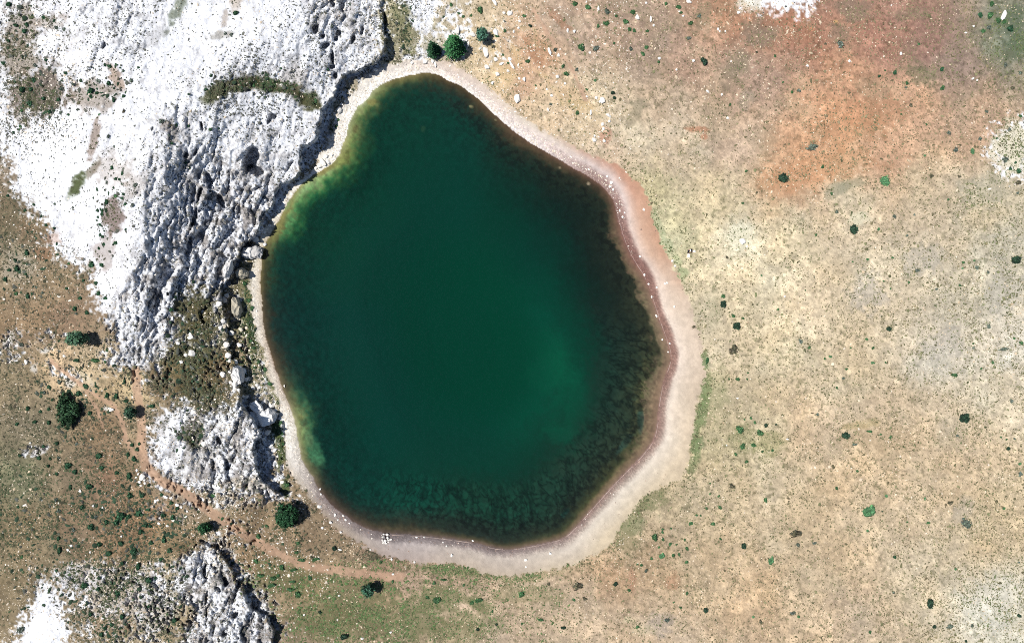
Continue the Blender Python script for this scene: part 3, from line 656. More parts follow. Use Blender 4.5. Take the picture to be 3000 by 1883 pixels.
# ---------------------------------------------------------------- the ground, cut into its kinds
ny, nx = X.shape
idx = np.arange(nx * ny, dtype=np.int32).reshape(ny, nx)
quads = np.stack([idx[:-1, :-1], idx[1:, :-1], idx[1:, 1:], idx[:-1, 1:]], -1).reshape(-1, 4)
mid = lambda F: (F[:-1, :-1] + F[1:, :-1] + F[1:, 1:] + F[:-1, 1:]) / 4
zone = np.zeros((ny - 1, nx - 1), np.int32)
rnames = list(ROCK)
best = np.argmax(np.stack([mid(rk[k]) for k in rnames]), 0)
rq = mid(rockd) > 0
zone[rq] = 10 + best[rq]
zone[(mid(pathd) < 0) & (zone < 10)] = 3
zone[(mid(bd_) > 0) & (mid(sd_) < 0)] = 2
zone[mid(sd_) >= 0] = 1
zone = zone.ravel()
VW = np.stack([WX, WY, H], -1).reshape(-1, 3).astype(np.float32); AW = A.reshape(-1, 3)
def zone_mesh(name, z, m, smooth, label, cat):
    q = quads[np.isin(zone, z)]
    if not len(q):
        return
    u, inv = np.unique(q, return_inverse=True)
    me = mesh_np(name, VW[u], inv.reshape(q.shape), m, AW[u], smooth, 'soil_colour')
    return tag(link(name, me), label, cat, None, 'structure')
zone_mesh('ground', [0], M_SOIL, True, 'dry tan and rust coloured plain sloping round the lake', 'ground')
zone_mesh('lake_bed', [1], M_BED, True, 'lake floor with dark weed band seen through the clear shallows', 'lake bed')
zone_mesh('beach', [2], M_SAND, True, 'pale sand and pebble beach ringing the green lake', 'beach')
zone_mesh('path', [3], M_DIRT, True, 'trodden brown dirt footpath curving round the white crag', 'path')
RLAB = {'main': 'large white limestone hillside ending in a cliff above the lake', 'crag': 'white limestone crag with a dark shaded face between footpath and beach',
        'slab': 'smooth blown out white rock slab at the bottom left edge', 'knoll': 'rugged white rock knoll at the bottom edge below the footpath',
        'top': 'bare white rock patch at the top edge above the red soil', 'edge': 'cream coloured bare patch at the right edge dotted with shrubs',
        'north': 'white bare rock patch at the top edge left of the three trees', 'block': 'tan rock ledge at the foot of the hillside beside the west beach'}
for k, nm in enumerate(rnames):
    zone_mesh('rock_slope' if nm in ('main', 'slab', 'top', 'edge', 'north') else 'cliff', [10 + k], M_ROCK, False, RLAB[nm], 'rock')

# ---------------------------------------------------------------- the water: surface over a clear, light-absorbing body
def water_material():
    m = bpy.data.materials.new('lake_water'); m.use_nodes = True
    n = m.node_tree.nodes; l = m.node_tree.links; n.clear()
    o = n.new('ShaderNodeOutputMaterial'); mx = n.new('ShaderNodeMixShader'); tr = n.new('ShaderNodeBsdfTransparent'); gl = n.new('ShaderNodeBsdfGlossy')
    fr = n.new('ShaderNodeFresnel'); fr.inputs['IOR'].default_value = 1.33
    gl.inputs['Roughness'].default_value = .02
    co = n.new('ShaderNodeTexCoord').outputs['Object']
    nz = noise_node(n, l, 2.2, 4, co); bp = n.new('ShaderNodeBump'); bp.inputs['Distance'].default_value = .0015
    l.new(nz.outputs['Fac'], bp.inputs['Height']); l.new(bp.outputs[0], gl.inputs['Normal'])
    l.new(fr.outputs[0], mx.inputs[0]); l.new(tr.outputs[0], mx.inputs[1]); l.new(gl.outputs[0], mx.inputs[2]); l.new(mx.outputs[0], o.inputs['Surface'])
    va = n.new('ShaderNodeVolumeAbsorption'); va.inputs['Color'].default_value = (0, .8370, .7065, 1); va.inputs['Density'].default_value = .46
    l.new(va.outputs[0], o.inputs['Volume'])
    return m
wp = [(CX + (x - CX) * 1.0, y) for x, y in shore_s]
cxm, cym = LAKE_C
wpts = []
for x, y in wp:
    d = math.hypot(x - cxm, y - cym); wpts.append((x + (x - cxm) / d * 12, y + (y - cym) / d * 12))
n_w = len(wpts)
Vw = [((x - CX) * M_PX, -(y - CY) * M_PX, 0.0) for x, y in wpts] + [((x - CX) * M_PX, -(y - CY) * M_PX, -16.0) for x, y in wpts]
me = bpy.data.meshes.new('water')
top = list(range(n_w)); bot = list(range(n_w, 2 * n_w))
area = sum(Vw[i][0] * Vw[(i + 1) % n_w][1] - Vw[(i + 1) % n_w][0] * Vw[i][1] for i in range(n_w))
fl = [top if area > 0 else top[::-1], bot[::-1] if area > 0 else bot]
for i in range(n_w):
    j = (i + 1) % n_w
    fl.append([i, i + n_w, j + n_w, j] if area > 0 else [j, j + n_w, i + n_w, i])
me.from_pydata(Vw, [], fl); me.materials.append(water_material()); me.update()
tag(link('water', me), 'still deep green lake water filling the round basin', 'lake', None, 'structure')

# a thin pale scum line left along the edge of the water, east and south shore
ln = [p for p in shore_s]
V, F = [], []
prev = None
for k, (x, y) in enumerate(shore_s):
    th = math.degrees(math.atan2(LAKE_C[1] - y, x - LAKE_C[0]))
    if -112 < th < 34:
        a = shore_s[k - 1]; b = shore_s[(k + 1) % len(shore_s)]
        tx, ty = b[0] - a[0], b[1] - a[1]; tl = math.hypot(tx, ty); nx_, ny_ = ty / tl, -tx / tl      # outward for a clockwise walk
        w = .25 + .55 * rnd.random()
        for q in (3.2 - w, 3.2 + w):
            px, py = x + nx_ * q, y + ny_ * q
            V.append(((px - CX) * M_PX, -(py - CY) * M_PX, .05))
        if prev == k - 1 and rnd.random() < .72:
            i = len(V); F.append((i - 4, i - 3, i - 1, i - 2))
        prev = k
me = mesh_np('foam', np.array(V), np.array(F), plain_mat('dried_foam', (.34, .27, .235), .9, .35, 2))
tag(link('foam', me), 'thin pale line of dried foam along the waterline', 'foam', None, 'stuff')
# ---------------------------------------------------------------- ground cover nobody could count: tufts and loose stones
TD = '''2600,1600,13 2900,1800,21 2200,1750,13 2100,1200,10 2500,900,12 2900,900,17 2300,650,9 2000,600,6 2500,300,11 2200,300,10 2700,200,15 2950,100,22 1900,150,10 1650,100,10 1500,200,6
1400,100,8 1600,350,7 1800,430,8 1300,1780,24 1000,1780,22 1650,1780,15 1900,1580,11 850,1680,15 700,1500,8 300,1500,26 400,1650,28 100,1450,19 100,1250,19 300,1250,22 200,1100,12 100,950,13
60,720,15 150,780,15 300,1750,22 450,1800,20 600,1100,28 700,1000,18 560,1260,28 740,1080,15 1180,60,22 300,100,11 150,200,11 100,280,28 400,300,3 700,60,2 250,480,2.4 200,650,1.2 350,700,1.2
330,640,12 500,300,4.5 650,450,7 600,680,9 700,600,8 820,380,10 850,170,13 700,260,26 450,900,12 650,1330,12 480,1300,9 600,1800,11 120,1820,.4 1000,80,9 380,850,3 550,150,1.6'''
PB = '''1500,150,11 1400,250,9 1650,150,9 1700,350,9 1350,80,15 1850,120,6 2150,200,6 2300,80,5 2200,380,6 1950,400,7 2450,250,4 2700,300,2 2600,1000,3 2300,1700,6 2000,1800,9 2800,1700,7
1600,1780,9 1200,1800,6 900,1800,6 800,1580,14 650,1500,17 700,1700,15 500,1520,14 350,1560,9 200,1480,8 450,1750,24 300,1720,18 550,1850,14 250,1200,8 120,1150,9 120,1320,8 60,850,8
120,280,14 700,1020,22 760,1120,22 600,1050,14 640,1240,22 640,1450,26 850,1480,9 200,500,0 600,650,6 850,200,4 1150,60,14 400,200,0 300,700,0 2100,900,2 2000,650,3'''
HEAPS = [(2182, 290, 24, 70), (2186, 180, 42, 16), (2070, 252, 26, 26), (2320, 96, 22, 34), (2014, 30, 30, 20), (1950, 30, 70, 8), (2164, 38, 9, 60), (2032, 182, 10, 50), (2125, 150, 30, 10), (1428, 200, 12, 60), (1366, 110, 18, 40)]
TDF = idw(*field3(TD)); PBF = idw(*field3(PB))
inland = sstep(-3, 6, -bd_) * (sd_ < -4)
dens_t = sample(TDF, Xc, Yc, 12.0) * (1.75 - .15 * sstep(1100, 1500, X)) * (1 + 2.2 * (1 - sstep(6, 40, -bd_)) * (np.abs(theta) < 2.0)) * inland * (1 - .85 * pathm) * (1 + 1.3 * veg) * (.35 + 1.3 * sstep(.3, .7, fbm(X, Y, 40, 3, 131)))
dens_p = sample(PBF, Xc, Yc, 12.0) * (1.2 - .45 * ((X < 560) & (Y > 880) & (Y < 1640))) * (1 - .8 * pathm) * (sd_ < -2) * sstep(-30, 10, -bd_ + 30) * (.3 + 1.4 * sstep(.3, .7, fbm(X, Y, 55, 3, 141)))
dens_p = dens_p * np.where(bd_ > 0, .12, 1)
on_shore = (sd_ < -3) * (bd_ > -8)
tdeg = np.degrees(theta)
north = sstep(46, 66, tdeg) * (1 - sstep(120, 140, tdeg)); west = (np.abs(tdeg) > 118).astype(float)
dens_p = dens_p + on_shore * ((1 - sstep(16, 30, out)) * (16 + 14 * sstep(25, 45, tdeg)) + north * (1 - sstep(34, 62, out)) * 16 + west * 13)
for (x, y, r, d) in HEAPS:
    dens_p = dens_p + d * np.exp(-((X - x + w3 * 14) ** 2 + (Y - y + w4 * 14) ** 2) / (r * r * .5))

def scatter(dens, keep=None):
    """points (pixels) at DENS per 1000 square pixels inside the surveyed frame"""
    mx = float(dens.max()); x0, x1, y0, y1 = -70, 3070, -70, 1955
    n = int(mx * (x1 - x0) * (y1 - y0) / 1000)
    px = nrs.uniform(x0, x1, n); py = nrs.uniform(y0, y1, n)
    ok = nrs.rand(n) * mx < gval(dens, px, py)
    return px[ok], py[ok]

def lumps(name, px, py, r, hgt, col, m, sides=6, jag=.35, sink=.1):
    """many small uneven domes in one mesh; r in metres"""
    n = len(px)
    x, y, z = ground(px, py)
    a0 = nrs.rand(n) * 6.28
    ang = a0[:, None] + np.arange(sides)[None] * (2 * math.pi / sides) + nrs.uniform(-.3, .3, (n, sides))
    rr_ = r[:, None] * (1 + nrs.uniform(-jag, jag, (n, sides)))
    st = nrs.uniform(.65, 1.5, n)[:, None]; sa = nrs.rand(n)[:, None] * 3.14
    lx = np.cos(ang) * rr_ * st; ly = np.sin(ang) * rr_ / st
    rx = x[:, None] + lx * np.cos(sa) - ly * np.sin(sa); ry = y[:, None] + lx * np.sin(sa) + ly * np.cos(sa)
    rz = z[:, None] - sink * r[:, None] + nrs.uniform(0, .35, (n, sides)) * hgt[:, None]
    tx = x + nrs.uniform(-.3, .3, n) * r; ty = y + nrs.uniform(-.3, .3, n) * r; tz = z + hgt
    V = np.concatenate([np.stack([rx, ry, rz], -1), np.stack([tx, ty, tz], -1)[:, None]], 1).reshape(-1, 3)
    b = np.arange(n)[:, None, None] * (sides + 1); k = np.arange(sides)
    F = (b + np.stack([k, (k + 1) % sides, np.full(sides, sides)], -1)[None]).reshape(-1, 3)
    cc = np.repeat(col[:, None], sides + 1, 1) * (1 + nrs.uniform(-.18, .18, (n, sides + 1, 1)))
    cc[:, -1] *= 1.1
    return mesh_np(name, V, F, m, np.clip(cc.reshape(-1, 3), .005, .8))

tx_, ty_ = scatter(dens_t)
g_here = gval(veg, tx_, ty_); rock_here = gval(rockm, tx_, ty_) * (1 - g_here)
sc = gval(soil, tx_, ty_)
n_t = len(tx_)
green = np.clip((sc[:, 1] - sc[:, 0] + 45) / 45, 0, 1) * .5 + np.clip(g_here, 0, 1) * .35 + (tx_ < 900) * .25
green = np.where((tx_ < 700) & (ty_ < 1350), green * .5, green)
green = np.clip(green + nrs.uniform(-.25, .25, n_t), 0, 1)[:, None]
base = np.array([.125, .105, .070]) * (1 - green) + np.array([.042, .082, .034]) * green
south = ((ty_ > 1640) & (tx_ > 640) & (tx_ < 1700))[:, None]
base = np.where(south & (nrs.rand(n_t) < .38 + .4 * g_here)[:, None], np.array([.050, .086, .036]), base)
dark = nrs.uniform(.45, 1.25, n_t)[:, None]
left = ((tx_ < 1200) & ~south[:, 0])[:, None]
base = np.where(left, base * .74, base * np.array([1.45, 1.4, 1.25])) * dark
base = np.where((rock_here > .5)[:, None], np.array([.10, .105, .09]) * dark, base)
size = np.clip(np.exp(nrs.normal(math.log(.066), .40, n_t)), .045, .26)
size = size * np.where(rock_here > .5, .85, 1.0) * np.where(tx_ < 1200, 1.3, 1.0)
sel = {'right': (tx_ >= 1500) & (ty_ < 1640) | (tx_ >= 1820), 'rock': (rock_here > .5) & (tx_ < 1500), }
sel['south'] = ~sel['right'] & ~sel['rock'] & (tx_ > 640) & (ty_ > 1400)
sel['left'] = ~sel['right'] & ~sel['rock'] & ~sel['south']
for k, nm, lb in (('right', 'dry_grass', 'low dry grass tufts speckling the pale plain east of the lake'), ('rock', 'undergrowth', 'tiny dark plants dotted over the white limestone'),
                  ('south', 'grass', 'green and brown grass tufts on the meadow below the south beach'), ('left', 'undergrowth', 'dark low scrub on the brown slopes left of the lake')):
    q = sel[k]
    me = lumps(nm, tx_[q], ty_[q], size[q], size[q] * nrs.uniform(.45, .9, q.sum()), base[q], M_TUFT)
    tag(link(nm, me), lb, 'undergrowth' if nm == 'undergrowth' else 'grass', None, 'stuff')

SC = [(340, 1540, 210, 130, 4.2), (120, 270, 100, 80, 3.5), (300, 1260, 150, 110, 1.8), (580, 1060, 110, 150, 3.2), (350, 1760, 190, 90, 3.0), (740, 255, 150, 40, 4.5), (60, 90, 70, 110, 2.2), (100, 1600, 120, 200, 1.6), (330, 640, 60, 120, 2.2),
      (740, 1000, 40, 170, 2.5), (560, 1275, 60, 50, 4), (450, 1850, 160, 60, 3), (740, 1620, 160, 70, 1.6), (230, 1120, 160, 60, 1.6), (80, 760, 90, 120, 1.2), (1180, 60, 50, 110, 2), (500, 1700, 90, 60, 2), (300, 250, 80, 70, 2)]
dens_s = np.zeros_like(dens_t)
for (x, y, a, b, d) in SC:
    q = ((X - x + w1 * 60) / a) ** 2 + ((Y - y + w2 * 60) / b) ** 2
    dens_s = np.maximum(dens_s, d * (1 - sstep(.5, 1.25, q)))
dens_s = dens_s * inland * (1 - .95 * pathm) * (.3 + 1.4 * sstep(.35, .65, fbm(X, Y, 50, 3, 251)))
sx_, sy_ = scatter(dens_s)
n_s = len(sx_); ssize = np.clip(np.exp(nrs.normal(math.log(.17), .35, n_s)), .09, .36)
scol = np.where((nrs.rand(n_s) < .62)[:, None], np.array([.020, .040, .023]), np.array([.055, .060, .050])) * nrs.uniform(.6, 1.5, (n_s, 1))
me = lumps('scrub', sx_, sy_, ssize, ssize * nrs.uniform(.6, 1.1, n_s), scol, M_TUFT, 8, .3)
tag(link('undergrowth', me), 'dense dark green low scrub on the slopes and gullies left of the lake', 'undergrowth', None, 'stuff')
px_, py_ = scatter(dens_p)
n_p = len(px_)
shore_here = gval(on_shore.astype(float), px_, py_) > .5
th_p = np.degrees(np.arctan2(LAKE_C[1] - py_, px_ - LAKE_C[0]))
psize = np.clip(np.exp(nrs.normal(math.log(.052), .50, n_p)), .03, .26)
psize = np.where(shore_here, np.minimum(psize * np.where((th_p > 28) & (th_p < 130), 1.15, .85), .17), psize)
psize = np.where((px_ > 1100) & (py_ > 1500), np.minimum(psize * .85, .12), psize)
white = nrs.rand(n_p)
pc = np.array([.50, .44, .36]) + nrs.uniform(-.13, .13, (n_p, 1))
psize = np.where((px_ < 560) & (py_ > 880), psize * .85, psize)
plain = ((px_ < 560) & (py_ > 880) & (white > .45) & (white < .85)) | ((px_ > 1850) | ((px_ > 1000) & (py_ > 1600))) & (white > .14)
pc = np.where(plain[:, None], pc * np.array([.95, .88, .78]), pc)
white = np.where(plain, .5, white)
pc = np.where((white > .55)[:, None], np.array([.62, .58, .52]) + nrs.uniform(-.06, .06, (n_p, 1)), pc)
tan = (shore_here & (th_p < 34) & (th_p > -130) & (white < .72))[:, None]
pc = np.where(tan, np.array([.24, .17, .14]) * nrs.uniform(.5, 1.5, (n_p, 1)), pc)
for q, nm, lb in ((shore_here, 'pebbles', 'white and tan pebbles strewn along the waterline'), (~shore_here, 'gravel', 'small loose white stones scattered over the slopes and plain')):
    me = lumps(nm, px_[q], py_[q], psize[q], psize[q] * nrs.uniform(.5, 1.0, q.sum()), pc[q], M_STONE, 5, .3)
    tag(link(nm, me), lb, 'stones', None, 'stuff')
print('tufts', n_t, 'stones', n_p)
# ---------------------------------------------------------------- plants and boulders one by one (photograph pixels: x y rx [ry] kind)
# kinds: g cushion shrub, n green plant, d dark bush, s silvery shrub, l leafy light green plant, o olive or dry shrub
PLANTS = '''1855 37 10 n;1988 20 9 n;1834 64 9 n;2024 69 8 n;1844 87 8 n;1858 90 7 n;1893 137 8 n;1884 157 8 n;1848 142 8 s;1931 181 6 n;2065 178 10,14 d;1806 48 6 n;2270 164 5 n;2140 307 5 n;2294 241 4 n;2343 265 8 s;2320 271 6 n;2018 110 8 s;1897 92 6 n;2217 153 5 o;2381 431 18,13 s;1953 11 7 n;1995 37 6 n;2049 45 9 s
1684 9 10 n;1723 22 9 n;1778 33 11 s;1776 70 10 n;1753 76 6 n;1703 137 10,14 n;1745 140 11,12 s;1554 75 6 d;1627 145 8 s;1406 28 8,14 n;1320 14 7 n;1356 48 6 n;1379 45 5 n;1546 181 8 n;1446 137 8 o;1479 90 6 n;1689 202 8 s;1744 235 6 l;1719 262 5 n;1660 215 9 n;1614 305 6 s;1692 330 7 n;1455 104 8 n;1795 271 7 d;1800 286 6 d;1649 193 7 n;1536 47 6 n;1800 126 5 n;1473 160 5 n;1489 185 5 n;1570 250 4 n;1300 48 5 n;1343 40 5 n
2873 44 9 g;2901 45 10 n;2926 59 9 n;2944 65 8 n;2964 81 12 g;2881 89 8 n;2623 212 8 g;2576 222 6 g;2761 202 8 g;2593 207 4 n;2462 131 13 s;2419 129 5 o;2658 243 6 n;2655 257 5 s;2763 257 8 n;2891 327 6 s;2782 389 8 s;2911 400 4 o;2920 406 5 n;2958 381 7 s;2800 441 10 s;2850 445 6,11 l;2872 408 8 s;2669 308 7 o;2948 191 8 s;2992 213 8 s;2908 12 9 n;2693 128 5 n;2898 78 10 s;2967 257 8 o;2970 425 5 o;2931 427 4 o;2990 341 6 n;2948 464 13 s;2710 455 5 l;2640 335 4 n;2715 364 4 n
2502 673 14,16 d;2295 522 18,15 d;2594 533 16,18 l;2119 890 12 d;2120 866 8 n;2129 754 5 o;2438 567 6 n;2575 672 6 l;2454 620 8 s;2622 634 8 s;2679 628 5 s;2279 906 5 n;2391 687 5 n;2218 564 5 o;2186 501 5 n;2176 596 5 n;2411 488 6 n;2148 926 7 n;2177 932 5 n;2231 808 4 l;2499 766 4 n;2543 760 5 n;2616 754 5 n;2663 826 5 n;2360 850 3 n
2979 761 16 d;2895 798 6 s;2861 784 9 s;2981 566 6 s;2780 585 5 n;2659 691 6 s;2986 501 9 g;2961 494 6 g;2976 476 5 g;2811 516 6 o;2730 514 8 o;2985 536 10 o;2744 846 6 s;2813 836 5 n;2823 768 5 n;2821 787 4 l;2688 791 9 s;2610 845 4 n;2590 823 4 n;2855 763 4 n
2158 954 15,12 d;2148 1025 19 o;2605 964 10,8 d;2539 993 6 n;2558 1062 7 l;2371 1017 6 n;2346 1001 9 s;2161 1110 7 n;2471 1107 6 s;2595 1062 4 n;2478 1277 15,11 d;2505 1303 11,6 s;2245 1246 7 d;2209 1302 10,8 n;2156 1330 6 n;2168 1257 13 n;2175 1306 11 n;2228 1269 11 n;2212 1236 5,7 n;2559 1020 6 n;2433 1045 6 l;2416 1051 5 n;2548 1263 9,5 n;2187 1352 6 n;2452 1136 5 n;2481 1081 5 n;2493 1018 4 n;2192 1091 4 n;2137 1110 4 n;2190 1110 4 n;2395 1215 7 s;2200 1225 5 n;2182 1228 4 n;2274 1243 4 d;2263 1318 6 n;2234 1323 5 n
2827 1224 20,15 d;2797 1098 10,7 n;2806 1275 6 s;2956 1314 7 d;2989 1359 6 l;2942 1023 16,7 s;2993 1004 7 n;2909 1062 6 n;2852 1006 4 n;2965 1176 8 s;2973 1285 5 s;2898 955 9 s;2989 1387 10 s;2610 1280 5 n;2512 1380 5 n;2934 1280 4 n;2949 1287 4 n;2875 1080 4 n;2914 1075 5 s;2853 1020 6 s;2972 990 5 n;2580 1272 4 n
1918 1573 8,14 n;1942 1549 5 n;1941 1559 5 n;1966 1547 4 n;1942 1580 6 n;1932 1603 5 n;1963 1594 6 n;2041 1508 5 n;2052 1510 4 n;2024 1533 8 n;2089 1534 7 n;2111 1486 7 n;2071 1488 5 n;1974 1627 7 n;1991 1624 6 n;1940 1629 11 l;1909 1635 5 n;1867 1652 4 n;1879 1654 6 n;1893 1671 7 s;1803 1711 8 d;2011 1646 6 n;2014 1606 7 n;2007 1581 5 n;2179 1599 10 d;2260 1644 10,16 l;2333 1565 22,14 o;2339 1596 8 s;2386 1590 8,6 s;2067 1788 9 d;2322 1795 10,7 s;2341 1805 6 n;2207 1806 6 l;2229 1820 6,10 o;2243 1464 5,10 n;1952 1817 10 s;1867 1836 6 n;1843 1728 6 n;2145 1422 10 o;2080 1416 4 n;2106 1453 5 n;2014 1738 6 n;1974 1764 4 n;1994 1780 5 n;2111 1578 5 n;1982 1595 4 n;2080 1446 4 n
2548 1500 23,22 l;2784 1472 9 o;2832 1534 18 s;2711 1461 6 l;2941 1488 6 n;2622 1632 6 g;2725 1767 14 d;2986 1804 7 d;2784 1836 11,9 s;2739 1836 7 d;2799 1666 5 l;2720 1531 6 n;2451 1430 6 n;2597 1453 6 l;2986 1646 5 s;2549 1851 6 n;2658 1528 4 n;2619 1736 6 s;2849 1831 7 s;2541 1554 5 l;2474 1472 3 o;2585 1498 3 d;2831 1878 5 d
1693 1719 18,15 o;1713 1752 8 o;1682 1756 6 n;1607 1710 7 o;1651 1839 9,6 d;1585 1814 11,6 n;1402 1758 14,8 n;1399 1843 6 d;1358 1714 5 n;1253 1749 7 n;1281 1758 13 n;1383 1767 8 n;1299 1699 10,5 n;1271 1708 6 n;1530 1742 12 n;1455 1829 5 d;1442 1790 5 n;1530 1827 5 n
2033 958 7 o;2072 1056 6,12 n;978 1606 8 d;1007 1867 12 d;937 1793 6 d;882 1640 12,6 n;868 1619 7 n;750 1643 9 n;762 1687 11,8 n;799 1696 10 n;908 1692 9 n;855 1703 10,5 n;815 1687 7 n;849 1728 12,8 n;870 1743 12 n;793 1715 14,8 n;781 1541 6 n;678 1533 5 d;871 1472 7 d;756 1572 8 n;650 1519 6 n;874 1591 7 n;924 1638 14,6 n;625 1450 8 n;858 1669 12,6 n;824 1662 10 n;1150 1703 5 n;1115 1645 6 n;960 1583 4 o
349 1513 18,14 g;374 1513 9 g;340 1529 11 g;265 1544 11 g;405 1505 13 g;311 1530 9 g;380 1451 10 g;414 1451 9 g;434 1421 6 d;433 1494 10,6 g;477 1507 9 g;424 1541 12,7 g;439 1541 7 g;240 1486 9 g;205 1429 6,10 g;259 1423 12 g;281 1514 8 s;290 1594 9 g;351 1592 9 g;441 1588 9 g;319 1622 14,9 g;390 1616 13 g;171 1577 8 g;174 1613 8,13 g;478 1581 8,12 g;505 1516 9 g;474 1449 7 g;496 1613 9 g;405 1660 9,13 g;470 1638 8 g;358 1649 8 g;455 1690 6,9 g;304 1839 8 g;296 1861 8,10 g;358 1806 10 g;327 1830 8 g;265 1799 9 g;433 1700 11 g;163 1672 6 g;58 1535 6 s;50 1485 6 g;63 1631 6 n;436 1776 6 g;245 1716 14,9 g;511 1818 11,8 g;343 1737 10 g;284 1725 8 g;57 1843 13,15 s;164 1465 9 s;120 1462 7 s;170 1498 9 s;213 1552 8 s;411 1558 9 g;500 1471 8 g;519 1490 7 g;62 1456 4 g
229 1153 10 g;248 1131 9 g;279 1131 6 g;142 1133 7 g;170 1118 10 s;107 1152 8 s;128 1150 7 s;153 1172 6 g;143 1199 7 g;143 1238 8 g;101 1237 8 g;48 1242 7 g;117 1206 6 g;79 1197 8 g;262 1210 8 g;312 1158 7,10 g;340 1163 8,12 g;368 1176 9 g;290 1336 15,10 g;372 1331 8 g;389 1344 10 g;386 1305 8 g;408 1300 6 g;399 1316 8 g;164 1297 8 g;224 1300 7 s;112 1341 8 g;56 1334 6 g;139 1364 6 g;145 1344 6 g;165 1390 7 g;378 1394 9,12 g;196 1362 13 g;296 1372 9 g;218 1384 10 g;128 1308 7 g;62 1009 9 s;276 1057 14,9 n;224 1057 13,7 g;171 998 9,5 g;445 1191 13,7 g;313 1024 5,8 n;308 1060 5 n;363 1116 4,11 g;341 1385 8 g;170 1340 6 s
327 491 7 g;357 507 5,9 g;338 524 6 g;350 525 6 g;312 536 6,9 s;361 568 6 g;358 580 6 g;312 592 8,9 g;338 575 7 n;283 616 7 g;299 616 7 g;299 628 8 g;285 636 6 g;291 659 6 g;301 670 5 s;293 686 7 g;301 694 7 g;302 715 7 g;338 711 8 g;288 728 6 g;266 775 11,10 g;297 776 9 g;279 831 8 g;287 859 8 g;307 873 9,6 g;234 874 8 g;254 915 8 g;218 904 9 g;224 919 6 s;243 820 6 g;202 773 6 n;134 658 6 g;157 669 5 g;120 633 5 g;98 599 5 g;73 616 5 g;14 820 8,10 g;47 787 8,11 g;26 792 7 g;47 860 7 n;79 867 7,10 g;93 859 6 g;76 740 8,10 g;22 572 6 g;386 599 6,10 s;366 597 6 g;368 673 5 g;195 845 6 g;159 597 4 g;213 607 5 s;394 541 8,10 s;411 571 5 s;542 476 6 g;553 490 6 g;452 494 5 s;472 485 5 s;165 715 4,6 g;104 842 6 s;125 857 6 s;75 803 5 g;42 762 6 g
126 51 7 g;44 75 8 g;76 72 8 g;69 90 9 g;157 61 6 g;9 184 8 g;23 118 6 g;48 115 7 s;134 176 6 g;192 213 7 g;307 190 6 g;319 193 8 g;340 190 5 n;352 198 4 g;361 206 7 s;405 198 5 g;386 235 9 s;318 243 9 g;287 238 9 s;255 241 6 s;263 265 11 g;282 271 7 g;265 282 7 g;333 293 6,9 g;62 260 11 g;87 259 8 g;97 234 9 g;117 209 7 s;100 190 8 s;143 199 6 s;84 302 12 g;125 288 7 g;171 293 7 g;143 326 8 g;178 330 8 s;199 336 5 g;227 321 6 s;179 259 9 s;212 246 7 s;59 371 6 n;56 380 5 n;39 388 5 g;62 324 6 n;472 358 11,12 s;514 368 8 g;553 369 5 g;492 397 5 s;503 419 6 g;517 430 5 s;316 400 6,8 s;333 430 7 s;361 280 7 g;290 335 5 l;361 327 5,9 o;25 14 10 g;56 19 9 s;75 165 7 s;165 81 8 s;187 84 8 s
689 36 10 g;678 100 8 s;659 100 7 s;750 83 4 s;971 75 5,9 s;823 201 5 g;960 202 6 g;891 162 5 s;1024 14 6 s;615 378 7 g;640 376 4 g;552 275 5 g;618 222 6 g;742 250 7 n;600 262 6 g;925 295 7 n;566 826 6 d;523 858 7 g;500 905 8 g;512 870 6 d;830 1300 6 n;838 1420 10 n;822 1240 8 n;824 1270 7 n;735 1000 8 n;742 1020 7 n;758 1060 6 n;776 1082 7 n;790 1125 8 n;736 903 9 n;728 880 8 n;715 832 8 n;702 905 6 n;988 352 7 n;984 370 6 n'''
# named places that labels can lean on (x, y, words)
MARKS = [(1330, 133, 'the tall dark conifer'), (1412, 103, 'the blue green round tree'), (841, 1514, 'the large dark oak'), (602, 1543, 'the dark tree on the footpath'), (1079, 1728, 'the dark tree below the beach'),
         (228, 990, 'the pale green tree by the white rock'), (190, 1200, 'the big three lobed dark bush'), (385, 1207, 'the small dark tree beside the footpath'), (2295, 522, 'the dark bush on the red soil'),
         (2502, 673, 'the dark round bush on the pale plain'), (2594, 533, 'the bright green ground plant'), (2979, 761, 'the dark bush at the right edge'), (2148, 1025, 'the purple brown dry bush'), (2478, 1277, 'the half shaded green bush'),
         (2827, 1224, 'the large dark bush on the right plain'), (2548, 1500, 'the wide round green plant'), (2725, 1767, 'the dark bush near the bottom right'), (2333, 1565, 'the wide olive shrub'), (2018, 731, 'the seated person'),
         (2942, 45, 'the white boulder in the top right corner'), (2175, 706, 'the flat white slab on the plain'), (1515, 288, 'the round white boulder above the beach'), (1765, 293, 'the pointed white boulder'), (415, 1398, 'the rock heap beside the path'),
         (1128, 1581, 'the white stone pile on the beach'), (349, 1513, 'the widest green cushion'), (735, 466, 'the dark hollow in the cliff top'), (2182, 290, 'the patch of white rubble'), (225, 545, 'the green strip in the white rock'),
         (2182, 1280, 'the cluster of green plants right of the beach'), (1693, 1719, 'the wide olive shrub below the beach'), (780, 250, 'the dark green gully strip'), (330, 640, 'the brown hollow in the limestone'), (120, 270, 'the brown scrub patch top left'),
         (785, 1350, 'the crag face'), (2270, 10, 'the white patch at the top edge'), (2970, 430, 'the cream patch at the right edge'), (560, 1275, 'the grey scrub hollow on the crag'), (1007, 1867, 'the dark bush at the bottom edge'), (100, 1780, 'the smooth white slab bottom left'),
         (660, 1720, 'the white rock knoll'), (2065, 178, 'the dark oval bush in the red scrub')]
COLS = {'g': (.024, .070, .034), 'n': (.044, .110, .044), 'd': (.019, .044, .026), 's': (.090, .115, .092), 'l': (.066, .165, .075), 'o': (.075, .072, .046)}
